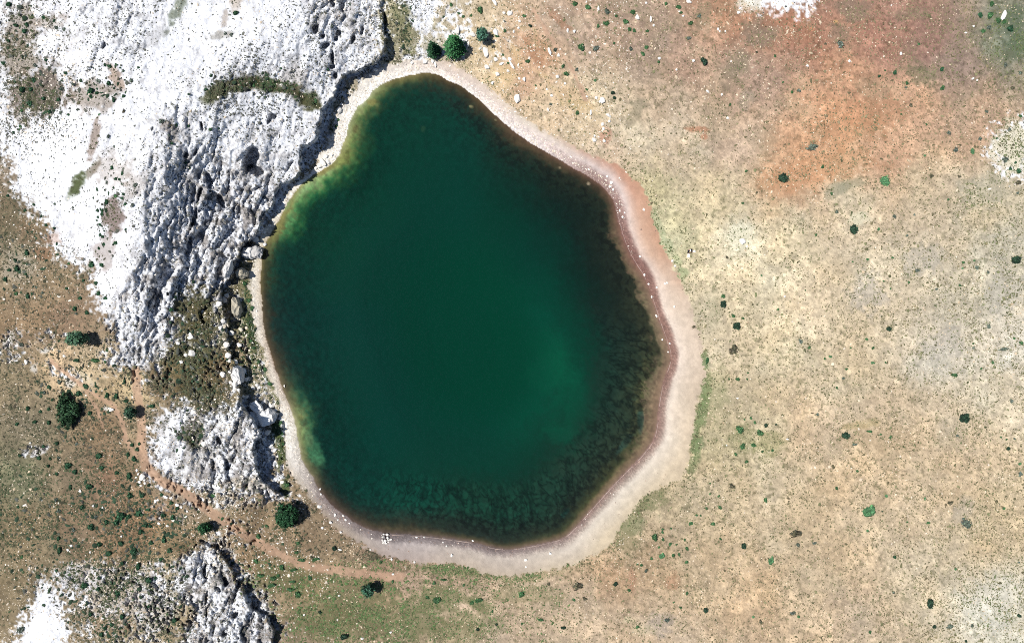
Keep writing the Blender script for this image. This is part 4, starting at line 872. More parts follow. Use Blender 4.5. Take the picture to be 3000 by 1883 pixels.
KNAME = {'g': ('cushion_shrub', 'green cushion shrub', 'shrub'), 'n': ('green_plant', 'bushy green plant', 'plant'), 'd': ('dark_bush', 'dark green bush', 'bush'), 's': ('silvery_shrub', 'grey green shrub', 'shrub'),
         'l': ('leafy_plant', 'light green leafy plant', 'plant'), 'o': ('dry_shrub', 'olive brown dry shrub', 'shrub')}

def leaf_cloud(pts, nrm, size, col, vary=.35, stretch=1.6):
    """quads at PTS facing roughly along NRM; returns V, F, colours"""
    n = len(pts)
    d = nrm + nrs.normal(0, .55, (n, 3)); d /= np.linalg.norm(d, axis=1)[:, None]
    t = np.cross(d, nrs.normal(0, 1, (n, 3))); t /= np.linalg.norm(t, axis=1)[:, None]
    b = np.cross(d, t)
    s = (size * nrs.uniform(.6, 1.35, n))[:, None]
    V = np.stack([pts - t * s * stretch * .5 - b * s * .12, pts - b * s * .5, pts + t * s * stretch * .5 + b * s * .1, pts + b * s * .5], 1)
    F = np.arange(n * 4).reshape(n, 4)
    cc = np.array(col)[None, None] * (1 + nrs.uniform(-vary, vary, (n, 1, 1))) * np.ones((n, 4, 1))
    cc = cc * (1 + nrs.uniform(-.12, .12, (n, 1, 3)))
    return V.reshape(-1, 3), F, np.clip(cc.reshape(-1, 3), .004, .5)

def dome_points(n, lump=5, flat=.75, seed=0):
    r = np.random.RandomState(seed)
    L = []
    for k in range(lump):
        a = r.rand() * 6.28; q = r.uniform(.25, .6)
        L.append((math.cos(a) * q, math.sin(a) * q, r.uniform(.2, .45), r.uniform(.38, .6)))
    L.append((0, 0, .35, .62))
    P, N = [], []
    for k in range(n):
        c = L[r.randint(len(L))]
        d = r.normal(0, 1, 3); d[2] = abs(d[2]) * .9 - .15; d /= np.linalg.norm(d)
        q = c[3] * r.uniform(.72, 1.05)
        P.append((c[0] + d[0] * q, c[1] + d[1] * q, max(.02, (c[2] + d[2] * q) * flat))); N.append(d)
    return np.array(P), np.array(N), L
def blob_core(L, flat, shrink=.8, seg=8):
    V, F = [], []
    for (x, y, z, r) in L:
        o = len(V); r = r * shrink
        for lv in range(3):
            zz = [-.9, .1, .7][lv]; rr_ = [.75, 1.0, .66][lv]
            for k in range(seg):
                a = 6.283 * (k + .5 * lv) / seg; j = nrs.uniform(.82, 1.12)
                V.append((x + math.cos(a) * r * rr_ * j, y + math.sin(a) * r * rr_ * j, max(-.25, (z + zz * r) * flat)))
        V.append((x, y, (z + r) * flat))
        for lv in range(2):
            for k in range(seg):
                F.append((o + lv * seg + k, o + lv * seg + (k + 1) % seg, o + (lv + 1) * seg + (k + 1) % seg, o + (lv + 1) * seg + k))
        for k in range(seg):
            F.append((o + 2 * seg + k, o + 2 * seg + (k + 1) % seg, len(V) - 1, len(V) - 1))
    return np.array(V), F
def mixed_mesh(name, parts, m):
    """parts: (V, F, colours); faces with a repeated last corner become triangles"""
    V, F, Cc = [], [], []; o = 0
    for v, f, c in parts:
        V.append(np.asarray(v)); Cc.append(np.asarray(c))
        for q in f:
            q = [int(a) + o for a in q]
            F.append(q[:3] if len(q) == 4 and q[2] == q[3] else q)
        o += len(v)
    V = np.concatenate(V); Cc = np.concatenate(Cc)
    me = bpy.data.meshes.new(name); me.from_pydata(V.tolist(), [], F); me.update()
    a = me.color_attributes.new('tint', 'FLOAT_COLOR', 'POINT')
    a.data.foreach_set('color', np.concatenate([Cc, np.ones((len(V), 1))], 1).astype(np.float32).ravel())
    me.materials.append(m)
    return me
SHRUB = {}
for kd in COLS:
    SHRUB[kd] = []
    for v in range(4):
        big = kd in 'dl'
        thin = kd in 'so'
        n = {'g': 150, 'n': 120, 'd': 320, 's': 90, 'l': 200, 'o': 110}[kd]
        flat = {'g': .8, 'n': .6, 'd': 1.0, 's': .55, 'l': .3, 'o': .55}[kd]
        P, N, L = dome_points(n, 5 if not big else 8, flat, 100 * v + ord(kd))
        c = COLS[kd]
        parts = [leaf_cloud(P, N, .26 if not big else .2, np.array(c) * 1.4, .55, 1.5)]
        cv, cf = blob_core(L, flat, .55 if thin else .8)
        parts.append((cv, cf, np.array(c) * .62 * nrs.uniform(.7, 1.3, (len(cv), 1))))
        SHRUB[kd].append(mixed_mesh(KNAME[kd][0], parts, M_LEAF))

def region(x, y):
    if x > 1800:
        if y < 330: return 'in the red scrub along the top' if x < 2450 else 'in the green brown scrub at the top right'
        if x > 2880 and y < 520: return 'on the cream patch at the right edge'
        if y < 620: return 'on the orange soil upper right'
        if x < 2110 and y < 1420: return 'along the grassy edge of the east beach'
        if y < 1050: return 'on the pale plain right of the lake'
        if y < 1420: return 'on the tan plain lower right'
        if x < 2130: return 'below the south east beach'
        return 'on the pale plain at the bottom right'
    if x > 1130 and y < 480: return 'on the stony slope above the lake'
    if x > 1130: return 'on the meadow below the south beach'
    if y > 1440 and x > 600: return 'between footpath and meadow lower left'
    if y > 1640: return 'among the white rubble bottom left'
    if y > 1400: return 'on the brown slope below the footpath'
    if x < 430 and y > 930: return 'on the brown slope left of the footpath'
    if x > 690 and y > 820: return 'on the strip beside the west beach'
    if y > 820 and x > 430: return 'on the scrubby rock left of the lake'
    if x < 260 and y < 420: return 'on the limestone in the top left corner'
    if x < 180: return 'on the brown soil at the left edge'
    if x < 430: return 'on the white limestone left of the ridge'
    return 'on the white limestone above the cliff'

def where_words(x, y):
    """nearest named place within reach and the side of it"""
    best = None
    for mx_, my_, w in MARKS:
        d = math.hypot(x - mx_, y - my_)
        if 12 < d < 150 and (best is None or d < best[0]):
            best = (d, mx_, my_, w)
    if best is None:
        return region(x, y)
    d, mx_, my_, w = best
    dx, dy = x - mx_, y - my_
    s = ('right of' if dx > 0 else 'left of') if abs(dx) > abs(dy) else ('below' if dy > 0 else 'above')
    return ('close ' if d < 60 else '') + s + ' ' + w

SPECIAL = {(2295, 522): 'dark green round bush standing alone on the red soil', (2502, 673): 'dark grey green round bush standing alone on the pale plain', (2594, 533): 'flat bright green plant spread on the orange soil edge',
 (2119, 890): 'dark green bush with a paler plant above it right of the beach', (2979, 761): 'loose dark bush at the right edge of the pale plain', (2158, 954): 'dark green bush just above the purple brown dry bush', (2148, 1025): 'purple brown half dead bush with pale twigs right of the beach',
 (2478, 1277): 'green bush with a black shaded side on the tan plain', (2827, 1224): 'large loose dark bush on the tan plain lower right', (2548, 1500): 'widest round light green plant on the plain lower right', (2725, 1767): 'dark bush with black shaded side near the bottom right corner',
 (2333, 1565): 'wide patchy olive shrub on the lower right plain', (2065, 178): 'dark oval bush beside bare red soil at the top', (2381, 431): 'wide patchy grey green shrub on the orange soil', (2605, 964): 'dark green bush on the pale plain above the white dusty patch', (2832, 1534): 'thin grey twiggy shrub on the lower right plain',
 (349, 1513): 'widest green cushion shrub of a clump below the footpath', (1693, 1719): 'wide olive brown shrub on the meadow below the beach', (1007, 1867): 'dark round bush at the bottom edge of the meadow', (978, 1606): 'dark little bush left of a white stone above the path',
 (2260, 1644): 'tall oval light green plant on the lower right plain', (2179, 1599): 'dark leafy bush alone on the lower right plain', (57, 1843): 'grey twiggy shrub beside the smooth white slab bottom left'}
def clean(lb):
    return ' '.join(lb.split())
def trim(lb):
    for a, b in (('bushy green plant', 'green plant'), ('green cushion shrub', 'cushion shrub'), ('grey green shrub', 'grey shrub'), ('light green leafy plant', 'leafy plant'), ('olive brown dry shrub', 'dry shrub'), ('the big three lobed', 'the three lobed'),
                 ('white limestone', 'limestone'), ('small dark tree', 'dark tree'), ('round white boulder', 'white boulder'), ('scrubby rock left of the lake', 'rock left of the lake'), ('large ', ''), ('the dark bush on', 'the bush on'), ('round green plant', 'green plant'), (' of two', ''), ('the cluster of green plants', 'the green plants'), ('upper ', ''), ('lower ', '')):
        if len(lb.split()) <= 16: break
        lb = lb.replace(a, b, 1)
    return lb
plants = []
for ln_ in PLANTS.replace('\n', ';').split(';'):
    q = ln_.split()
    if len(q) < 4: continue
    r = [float(a) for a in q[2].split(',')]
    plants.append((float(q[0]), float(q[1]), r[0], r[-1], q[3]))
lab_of = []
for (x, y, a, b, kd) in plants:
    sp = SPECIAL.get((int(x), int(y)))
    if sp: lab_of.append(sp); continue
    r = (a + b) / 2
    lab_of.append(clean(('small ' if r < 6.6 else 'wide ' if r > 10 else '') + KNAME[kd][1] + ' ' + where_words(x, y)))
from collections import Counter
ORD = ['leftmost', 'second from left', 'third from left', 'fourth from left', 'fifth from left', 'sixth from left', 'seventh from left', 'eighth from left', 'ninth from left', 'tenth from left', 'eleventh from left', 'twelfth from left']
def tell_apart(labs, xy, noun):
    """things whose labels agree are told apart by their order across the picture"""
    base = list(labs); by = {}
    for i, l in enumerate(labs): by.setdefault(l, []).append(i)
    for l, ii in by.items():
        if len(ii) < 2: continue
        halves = [('', ii)]
        if len(ii) > 12:
            m = sorted(ii, key=lambda i: xy[i][1]); halves = [('upper ', m[:len(m) // 2]), ('lower ', m[len(m) // 2:])]
        for h, jj in halves:
            jj = sorted(jj, key=lambda i: xy[i][0])
            for k, i in enumerate(jj):
                n = noun(i)
                if len(jj) == 2 and not h: w = ('left one of two', 'right one of two')[k]
                elif k == len(jj) - 1: w = 'rightmost'
                else: w = ORD[min(k, 11)]
                labs[i] = l.replace(n, n + ', ' + h + w + ',', 1)
    return base
cnt = Counter(lab_of)
base_of = tell_apart(lab_of, plants, lambda i: KNAME[plants[i][4]][1])
for (x, y, a, b, kd), lb, b0 in zip(plants, lab_of, base_of):
    hgt = {'g': .85, 'n': .6, 'd': 1.0, 's': .6, 'l': .35, 'o': .6}[kd]
    rm = (a + b) / 2 * M_PX
    gx_, gy_, gz_ = [float(v[0]) for v in ground(x, y, rm * hgt * .5)]
    k = (CAM_H - gz_) / CAM_H
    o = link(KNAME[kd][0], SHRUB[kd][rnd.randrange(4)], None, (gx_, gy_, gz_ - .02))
    if abs(a - b) < .1:
        o.rotation_euler = (0, 0, rnd.random() * 6.28)
        o.scale = (a * M_PX * k * .97,) * 2 + (rm * k * rnd.uniform(.85, 1.15),)
    else:
        o.scale = (a * M_PX * k, b * M_PX * k, rm * k * rnd.uniform(.85, 1.1))
    tag(o, trim(lb), KNAME[kd][2], None)
    if cnt[b0] > 1:
        o['group'] = b0.replace(KNAME[kd][1], KNAME[kd][1] + 's', 1)
    else:
        o['group'] = {'g': 'green cushion shrubs', 'n': 'bushy green plants', 'd': 'dark bushes', 's': 'grey green shrubs', 'l': 'light green plants', 'o': 'dry shrubs'}[kd] + ' round the lake'
# ---------------------------------------------------------------- trees
M_BARK = plain_mat('bark', (.09, .07, .055), .9, .3, 8)
def tube(p0, p1, r0, r1, seg=7):
    p0 = np.array(p0, float); p1 = np.array(p1, float); d = p1 - p0; d /= np.linalg.norm(d)
    u = np.cross(d, (0, 0, 1) if abs(d[2]) < .9 else (1, 0, 0)); u /= np.linalg.norm(u); v = np.cross(d, u)
    V = []
    for p, r in ((p0, r0), (p1, r1)):
        for k in range(seg):
            a = 6.283 * k / seg; V.append(p + (u * math.cos(a) + v * math.sin(a)) * r)
    F = [(k, (k + 1) % seg, seg + (k + 1) % seg, seg + k) for k in range(seg)]
    return np.array(V), F
def add_parts(name, parts, m, parent):
    V, F = [], []
    for v, f in parts:
        o = len(V); V += [tuple(a) for a in v]; F += [tuple(i + o for i in q) for q in f]
    me = bpy.data.meshes.new(name); me.from_pydata(V, [], F); me.materials.append(m); me.update()
    return link(name, me, parent)

def tree(px, py, rx, ry, hgt, col, shape, label, leaves=2200, lobes=None, cat='tree', name='tree', leaf=.15, see=.5):
    """rx, ry: crown half-width seen in the photograph (pixels); hgt in metres; the crown's middle is seen at px, py"""
    gx_, gy_, gz_ = [float(v[0]) for v in ground(px, py, hgt * see)]
    root = empty(name, (gx_, gy_, gz_ - .05)); tag(root, label, cat, None)
    k = (CAM_H - gz_ - hgt * .6) / CAM_H
    ax_, ay_ = rx * M_PX * k, ry * M_PX * k
    r = np.random.RandomState(int(px))
    if shape == 'cone':
        z0 = .12
        parts = [tube((0, 0, -.1), (0, 0, hgt * .93), .13, .03)]
        P, N = [], []
        br = []
        lev = 11
        for L in range(lev):
            f = L / (lev - 1); z = hgt * (z0 + (.97 - z0) * f); R = (1 - f) ** .8 * .95 + .05
            m_ = max(3, int(13 * (1 - f) + 3))
            for q in range(m_):
                a = 6.283 * (q + r.rand() * .7) / m_ + L; rr_ = R * r.uniform(.75, 1.15)
                ex, ey = math.cos(a) * ax_ * rr_, math.sin(a) * ay_ * rr_
                if L % 2 == 0 and q % 3 == 0:
                    br.append(tube((0, 0, z), (ex * .8, ey * .8, z - .1), .03, .012, 5))
                w = max(4, int(leaves * (R ** 1.3) / (lev * m_) * 2.0))
                t = r.rand(w) ** .6
                P.append(np.stack([ex * t + r.normal(0, .13, w), ey * t + r.normal(0, .13, w), z - .22 * t * R + r.normal(0, .07, w) + .10], -1))
                N.append(np.stack([np.full(w, math.cos(a) * .4), np.full(w, math.sin(a) * .4), np.ones(w)], -1))
        P = np.concatenate(P); N = np.concatenate(N)
        cl = [(0, 0, hgt * .10)]
        cv = np.array([(math.cos(6.283 * q / 10) * ax_ * .72 * s, math.sin(6.283 * q / 10) * ay_ * .72 * s, z) for s, z in ((1, .35), (.62, hgt * .4), (.25, hgt * .75)) for q in range(10)] + [(0, 0, hgt * .9)])
        cf = [(l * 10 + q, l * 10 + (q + 1) % 10, l * 10 + 10 + (q + 1) % 10, l * 10 + 10 + q) for l in range(2) for q in range(10)] + [(20 + q, 20 + (q + 1) % 10, 30, 30) for q in range(10)]
        trunk = add_parts('trunk', parts, M_BARK, root); add_parts('branch', br, M_BARK, root)
    else:
        lobes = lobes or [(math.cos(a) * r.uniform(.3, .55), math.sin(a) * r.uniform(.3, .55), r.uniform(.45, .72), r.uniform(.34, .5)) for a in np.arange(7) * .9 + r.rand()] + [(0, 0, .66, .46)]
        parts = [tube((0, 0, -.1), (.03, .02, hgt * .35), .16, .11)]
        br = []
        P, N = [], []
        for (lx, ly, lz, lr) in lobes:
            br.append(tube((.03, .02, hgt * .3), (lx * ax_, ly * ay_, lz * hgt), .07, .02, 5))
            w = int(leaves / len(lobes))
            # sprays: small clumps on the lobe's surface
            for q in range(max(6, w // 16)):
                d = r.normal(0, 1, 3); d[2] = d[2] * .9 + .25; d /= np.linalg.norm(d)
                c = np.array([lx * ax_ + d[0] * lr * ax_, ly * ay_ + d[1] * lr * ay_, lz * hgt + d[2] * lr * hgt * .62]) * np.array([1, 1, 1.0])
                c = c * r.uniform(.86, 1.06)
                P.append(c + r.normal(0, .11, (16, 3))); N.append(np.repeat(d[None], 16, 0))
        P = np.concatenate(P); N = np.concatenate(N); P[:, 2] = np.maximum(P[:, 2], .12)
        cv, cf = blob_core([(lx * ax_, ly * ay_, 0, 1) for lx, ly, lz, lr in lobes[:1]], 1, .01)
        cvs, cfs = [], []
        for (lx, ly, lz, lr) in lobes:
            v, f = blob_core([(0, 0, 0, 1)], 1, .74)
            v = v * np.array([lr * ax_, lr * ay_, lr * hgt * .62]) + np.array([lx * ax_, ly * ay_, lz * hgt])
            o = len(cvs); cvs += v.tolist(); cfs += [tuple(i + o for i in q) for q in f]
        cv, cf = np.array(cvs), cfs
        add_parts('trunk', parts, M_BARK, root); add_parts('branch', br, M_BARK, root)
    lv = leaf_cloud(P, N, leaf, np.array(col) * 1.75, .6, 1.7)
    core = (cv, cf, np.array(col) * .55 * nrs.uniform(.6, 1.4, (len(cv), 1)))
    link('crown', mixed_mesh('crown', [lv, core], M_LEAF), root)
    return root
DK = (.014, .048, .020); GR = (.020, .072, .026); BL = (.032, .080, .054)
tree(1331, 134, 33, 34, 4.6, GR, 'cone', 'tall dark green conifer, largest of three trees above the lake', 5200, see=.33)
tree(1270, 146, 19, 21, 3.4, DK, 'cone', 'smaller dark conifer just left of the tall one above the lake', 2600, see=.33)
tree(1411, 103, 20, 20, 2.2, BL, 'round', 'blue green round tree right of the two conifers', 2400)
tree(840, 1514, 40, 46, 2.5, DK, 'round', 'large dark green oak between white crag and south beach', 6500)
tree(600, 1545, 19, 16, 2.2, DK, 'round', 'dark tree standing on the dirt footpath', 2000)
tree(1079, 1727, 21, 20, 2.5, (.020, .056, .034), 'round', 'dark green tree on the meadow below the beach', 2400)
tree(229, 991, 28, 23, 3.6, (.044, .088, .052), 'round', 'pale green tree with a black shadow beside the white rock', 3600)
tree(384, 1207, 17, 20, 2.2, (.020, .046, .028), 'round', 'small dark tree standing beside the narrow footpath', 1900)
tree(195, 1203, 38, 52, 1.9, (.020, .048, .022), 'round', 'big three lobed dark bush on the brown left slope', 5200,
     lobes=[(-.25, .66, .5, .36), (-.2, .2, .62, .44), (-.2, -.25, .62, .46), (.1, -.62, .5, .40), (.55, .2, .5, .32), (.6, -.1, .45, .26), (.2, -.2, .6, .4)], cat='bush', name='bush')

# ---------------------------------------------------------------- boulders
import bmesh
def hull(n, sx, sy, sz, seed, cut=.0):
    r = random.Random(seed); bm = bmesh.new()
    for k in range(n):
        z = r.uniform(-1, 1); a = r.random() * 6.283; q = math.sqrt(1 - z * z); f = r.uniform(.82, 1.12)
        bm.verts.new((math.cos(a) * q * sx * f, math.sin(a) * q * sy * f, min(z, .78) * sz * f))
    res = bmesh.ops.convex_hull(bm, input=bm.verts)
    bmesh.ops.delete(bm, geom=[g for g in res['geom_interior'] if isinstance(g, bmesh.types.BMVert)], context='VERTS')
    return bm
def bm_mesh(name, bm, m, col):
    me = bpy.data.meshes.new(name); bm.to_mesh(me); bm.free()
    a = me.color_attributes.new('tint', 'FLOAT_COLOR', 'POINT')
    c = np.array(col)[None] * nrs.uniform(.9, 1.08, (len(me.vertices), 1))
    a.data.foreach_set('color', np.concatenate([np.clip(c, 0, .8), np.ones((len(c), 1))], 1).astype(np.float32).ravel())
    me.materials.append(m); return me
BOUL = [bm_mesh('boulder', hull(20, 1, 1, .72, s), M_STONE, (.66, .64, .60)) for s in range(8)]
BOULT = [bm_mesh('boulder', hull(20, 1, 1, .7, 50 + s), M_STONE, (.50, .45, .36)) for s in range(4)]
BOULDERS = '''1454 95 8,12,-20 w;1339 87 8,15,10 w;1423 153 9,15,-15 w;1499 190 4,18,-28 w;1610 150 5,12,-20 w;1493 39 9,7,0 w;1477 38 5,6,-30 w;1449 6 6,11,-30 w;1515 288 11,13,0 w;1536 232 6,8,-20 w;1457 217 7,7,0 w;1426 196 9,7,10 w;1765 293 8,11,0 w;1748 287 5,5,0 w;1742 410 6,8,-20 w;1770 413 5,5,0 w;1683 92 6,6,0 w;1664 90 4,7,0 w;1753 25 4,8,0 w;1633 224 7,6,30 w;1521 62 6,4,20 w;1493 173 7,5,30 w;1469 187 9,4,-25 w;1452 174 7,7,0 w;1731 329 4,8,0 w;1783 338 9,5,30 w;1765 364 6,5,0 w;1519 82 5,5,0 w;1505 93 3,6,0 w;1636 162 5,6,0 w;1616 280 5,4,40 w;1605 321 4,6,0 w;1384 100 11,7,30 w;1275 187 4,10,-10 w;1206 184 7,5,-10 w;1758 298 5,4,0 w;1720 283 4,4,0 w;1730 345 4,5,0 t;1603 262 4,4,0 w;1655 245 4,4,0 w;1521 230 4,5,-20 w;1443 243 6,6,0 w;1489 208 5,5,0 w;1518 190 3,6,20 w;1769 378 5,5,0 w;1742 398 4,4,0 w;1785 355 5,4,0 w;1366 118 8,5,0 w;1371 130 5,9,10 w;1245 180 9,7,0 w;1268 178 6,7,0 w
1867 51 7,9,-10 w;1907 56 4,9,0 w;2018 5 9,5,10 w;2002 47 5,4,0 w;1893 9 4,4,0 w;1982 204 4,4,0 w;2105 86 4,5,-20 w;2125 92 3,4,0 w;2164 37 6,4,0 w;2032 178 5,4,0 w;2133 346 5,5,0 w;2074 268 6,4,30 w;2115 277 4,4,0 w;1932 171 6,4,0 w;2365 193 5,4,0 w;1916 75 4,4,0 w;1991 34 4,3,0 w;2109 92 3,3,0 w;2142 180 3,3,0 w
2942 45 8,15,18 w;2640 157 4,6,0 w;2489 179 5,5,0 w;2852 230 6,3,-35 w;2863 235 3,3,0 w;2915 355 4,3,0 w;2612 16 3,3,0 w;2830 96 5,3,0 w;2853 77 4,4,30 w
2175 706 10,11,-10 w;2189 722 4,3,0 w;1886 614 4,5,0 w;1970 764 4,4,20 w;1978 779 4,4,0 w;1791 535 6,5,0 w;1787 547 5,4,0 w;1796 555 4,5,30 w;1780 517 4,4,0 w;1875 751 4,4,0 w;1925 842 4,4,0 w;1948 831 4,4,0 w;1955 829 4,4,0 w;1976 898 4,5,0 w;1923 925 3,6,-20 w;1888 805 4,4,0 w;1901 832 4,3,0 w;1910 870 3,4,0 w;2034 736 5,4,0 w;1830 623 3,3,0 w;1825 636 4,4,0 w;2161 1166 5,3,0 w;2307 1286 5,3,0 w;2129 1304 3,3,0 w;2299 868 4,3,0 w;1958 1031 3,3,0 w;1941 995 3,3,0 w;1963 1006 3,3,0 w
1323 1626 4,6,20 w;1540 1640 6,4,0 w;1612 1620 5,4,20 w;1385 1583 4,3,20 w;1214 1646 4,4,0 w;1147 1638 4,5,0 w;1298 1588 3,3,0 w;1220 1573 4,3,0 w;1243 1573 3,3,0 w;1308 1599 3,3,0 w;1541 1660 3,3,0 w;995 1609 7,3,15 w;935 1484 7,6,0 w;981 1508 4,5,0 w;1005 1510 4,3,0 w;968 1530 6,4,30 w;945 1546 5,4,0 w;1012 1522 4,4,0 w;1024 1532 4,3,0 w;990 1522 4,3,0 w;998 1558 4,4,0 w;938 1432 4,4,0 w;940 1447 3,4,0 w;1151 1681 4,4,-20 w;1145 1851 5,4,0 w;1085 1610 3,4,0 w;891 1800 4,4,0 w;993 1744 4,3,0 w;1061 1870 5,4,0 w
415 1398 9,11,15 w;405 1388 4,5,0 w;408 1411 6,5,30 w;423 1406 6,4,0 w;425 1395 4,5,0 w;424 1415 5,4,20 w;398 1398 5,3,-30 w;413 1422 6,3,15 w;401 1378 4,5,20 w;484 1455 8,5,20 w;500 1458 6,4,10 w;518 1479 7,5,20 w;455 1467 5,5,0 w;462 1464 5,4,0 w;465 1533 6,4,30 w;543 1513 7,4,-30 w;356 1570 4,4,0 w;208 1598 5,4,0 w;198 1610 4,5,0 w;234 1437 5,6,0 w;26 995 7,8,0 w;75 1060 5,9,0 w;188 1043 5,4,0 w;325 1200 9,6,-30 w;320 1196 5,4,0 w;88 1297 4,4,0 w;264 1617 3,4,0 w;273 1481 5,4,-30 w;300 1486 4,4,0 w;508 1524 6,4,0 w;490 1540 5,4,0 w;530 1485 5,4,20 w;548 1497 4,4,0 w
799 1191 7,6,0 w;784 1266 11,10,0 w;768 1178 5,6,0 w;758 1188 6,5,30 w;790 1182 4,4,0 w;776 1212 6,8,0 w;812 1212 4,4,0 w;808 1200 5,5,0 w;788 1292 5,5,0 w;798 1302 4,5,0 w;806 1318 6,9,20 w;800 1283 4,4,0 w;812 1335 5,6,0 w;770 1285 6,5,30 w;775 1300 5,4,0 w;745 1280 6,4,20 w;740 1275 5,3,0 w;833 1130 3,5,-20 w;813 1365 4,5,0 w;816 1390 5,4,0 w;826 1412 7,5,0 w;680 1100 6,5,0 w;674 1120 7,6,0 w;688 1138 6,5,0 w;672 1090 5,5,0 w;740 1136 7,6,0 w;752 1128 6,7,-20 w;710 1160 6,5,0 w;722 1162 6,5,0 w;700 1143 5,6,0 w
992 321 10,12,0 w;1000 305 7,5,0 w;1010 296 6,5,20 w;946 477 8,13,-20 w;961 474 5,10,-15 w;935 488 9,6,30 w;955 458 6,6,0 w;972 455 5,4,0 w;925 492 6,5,0 w;1085 220 6,5,0 w;1100 205 7,5,-20 w;984 350 5,5,0 w;975 290 9,8,0 w;970 278 8,9,0 w;948 300 6,6,0 w;978 262 8,6,-30 w;950 330 6,6,0 w;746 700 12,10,0 w;775 716 6,5,0 w;790 660 6,5,30 w;800 650 5,4,0 w;773 680 5,5,0 w
654 905 7,6,0 t;640 990 8,6,0 t;657 957 7,7,0 t;655 1015 11,6,10 t;668 925 6,6,0 t;700 935 8,7,0 t;705 965 8,7,20 t;722 960 6,5,0 t;560 1035 10,12,0 w;556 985 12,14,0 w;536 1000 8,8,0 w;545 1040 7,6,0 w;530 1060 6,6,0 w;590 912 8,6,0 w;565 1205 9,7,0 w;596 1300 10,8,0 w;520 1005 7,7,0 w;545 1225 7,6,0 w;630 1215 7,6,0 w;655 1225 8,6,20 w;670 1250 7,6,0 w;690 1215 7,7,0 w;667 1041 10,9,20 w;670 1057 9,8,0 w;651 1098 9,10,0 w;695 1095 9,13,10 w;686 1127 9,10,0 w;759 1133 8,9,-20 w;794 1187 9,9,0 w;721 1162 9,7,0 w;749 1178 12,8,0 w;655 880 10,9,0 w;664 865 9,8,30 w;640 890 10,8,0 w;652 940 9,9,0 w;676 975 10,8,10 w;646 960 8,8,0 w;662 1010 10,9,0 w;700 1010 8,8,0 w;688 1060 8,9,0 w;712 1085 8,9,0 w;722 1110 8,8,0 w'''
boul = []
for s in BOULDERS.replace('\n', ';').split(';'):
    q = s.split()
    if len(q) < 4: continue
    a, b, t = [float(v) for v in q[2].split(',')]
    boul.append((float(q[0]), float(q[1]), a, b, t, q[3]))
BSPEC = {(2942, 45): 'largest white boulder in the top right corner among green plants', (2175, 706): 'flat white slab lying on bare pale soil right of the lake', (1515, 288): 'round white boulder just above the north east beach', (1765, 293): 'pointed white boulder on the stony slope above the beach',
 (1454, 95): 'oval white boulder right of the blue green round tree', (1339, 87): 'tall white boulder just above the tall conifer', (1423, 153): 'oval white boulder below the blue green round tree', (1499, 190): 'long narrow white boulder lying slanted on the stony slope',
 (1610, 150): 'narrow slanted white boulder beside a grey green shrub', (415, 1398): 'largest pale boulder in the rock heap beside the path', (992, 321): 'large white boulder under the cliff beside the north west beach', (746, 700): 'white boulder lying in the gap at the foot of the cliff',
 (946, 477): 'tall white block on the shore ledge below the cliff', (935, 1484): 'lone white boulder on the slope right of the large oak', (995, 1609): 'long white stone beside a dark little bush above the path', (784, 1266): 'big white boulder at the foot of the crag face'}
def blabel(x, y, a, b, kd):
    sp = BSPEC.get((int(x), int(y)))
    if sp: return sp
    r = max(a, b)
    sz = 'small ' if r < 5.5 else 'large ' if r > 9.5 else ''
    th = 'long ' if max(a, b) / min(a, b) > 1.7 else ''
    return clean(sz + th + ('white' if kd == 'w' else 'tan') + ' boulder ' + where_words(x, y))
blabs = [blabel(x, y, a, b, k) for x, y, a, b, t, k in boul]
bcnt = Counter(blabs)
bbase = tell_apart(blabs, boul, lambda i: 'boulder')
for (x, y, a, b, t, kd), lb, b0 in zip(boul, blabs, bbase):
    rm = (a + b) / 2 * M_PX
    gx_, gy_, gz_ = [float(v[0]) for v in ground(x, y, rm * .4)]
    k = (CAM_H - gz_) / CAM_H
    o = link('boulder', (BOUL if kd == 'w' else BOULT)[rnd.randrange(8 if kd == 'w' else 4)], None, (gx_, gy_, gz_ + rm * .22))
    o.scale = (a * M_PX * k, b * M_PX * k, min(a, b) * M_PX * k * rnd.uniform(.9, 1.15)); o.rotation_euler = (0, 0, math.radians(-t))
    tag(o, trim(lb), 'boulder', b0.replace('boulder', 'boulders', 1) if bcnt[b0] > 1 else 'boulders round the lake')

def crag(name, px, py, w, d, h, rot, label, seed, col, n=46):
    gx_, gy_, gz_ = [float(v[0]) for v in ground(px, py, h * .5)]
    bm = hull(n, w / 2, d / 2, h * .62, seed)
    bmesh.ops.subdivide_edges(bm, edges=bm.edges[:], cuts=2, use_grid_fill=True)
    bmesh.ops.triangulate(bm, faces=bm.faces[:])
    for v in bm.verts:
        q = fbm(np.array([v.co.x * 40 + seed * 9.]), np.array([v.co.y * 40 + v.co.z * 31]), 12, 4, 160, .7)[0] - .5
        v.co *= 1 + q * .7
    o = link(name, bm_mesh(name, bm, M_STONE, col), None, (gx_, gy_, gz_ + h * .3)); o.rotation_euler = (0, 0, rot)
    return tag(o, label, 'rock', 'great fallen blocks along the west shore')
W_ = (.58, .57, .56); T_ = (.36, .33, .26)
crag('rock_block', 727, 740, 2.0, 1.8, 1.6, .3, 'white block overhanging the narrow west beach below the cliff end', 201, W_)
crag('rock_block', 750, 738, 1.7, 2.0, 1.6, .6, 'grey block tinted as if shaded at the water edge on the west beach', 202, (.44, .43, .42))  # darker tint than its white neighbour: the boulder's shade is put into the colour
crag('rock_block', 706, 801, 2.0, 1.5, 1.6, .2, 'tan white block under the hillside right of the dark gully', 203, T_)
crag('rock_block', 667, 787, 1.0, 3.0, 1.7, -.3, 'long white rib of rock standing out of the cliff shade', 204, W_)
crag('rock_block', 690, 902, 1.5, 3.2, 2.2, .12, 'tall block with a dark face beside the west beach strip', 205, T_)
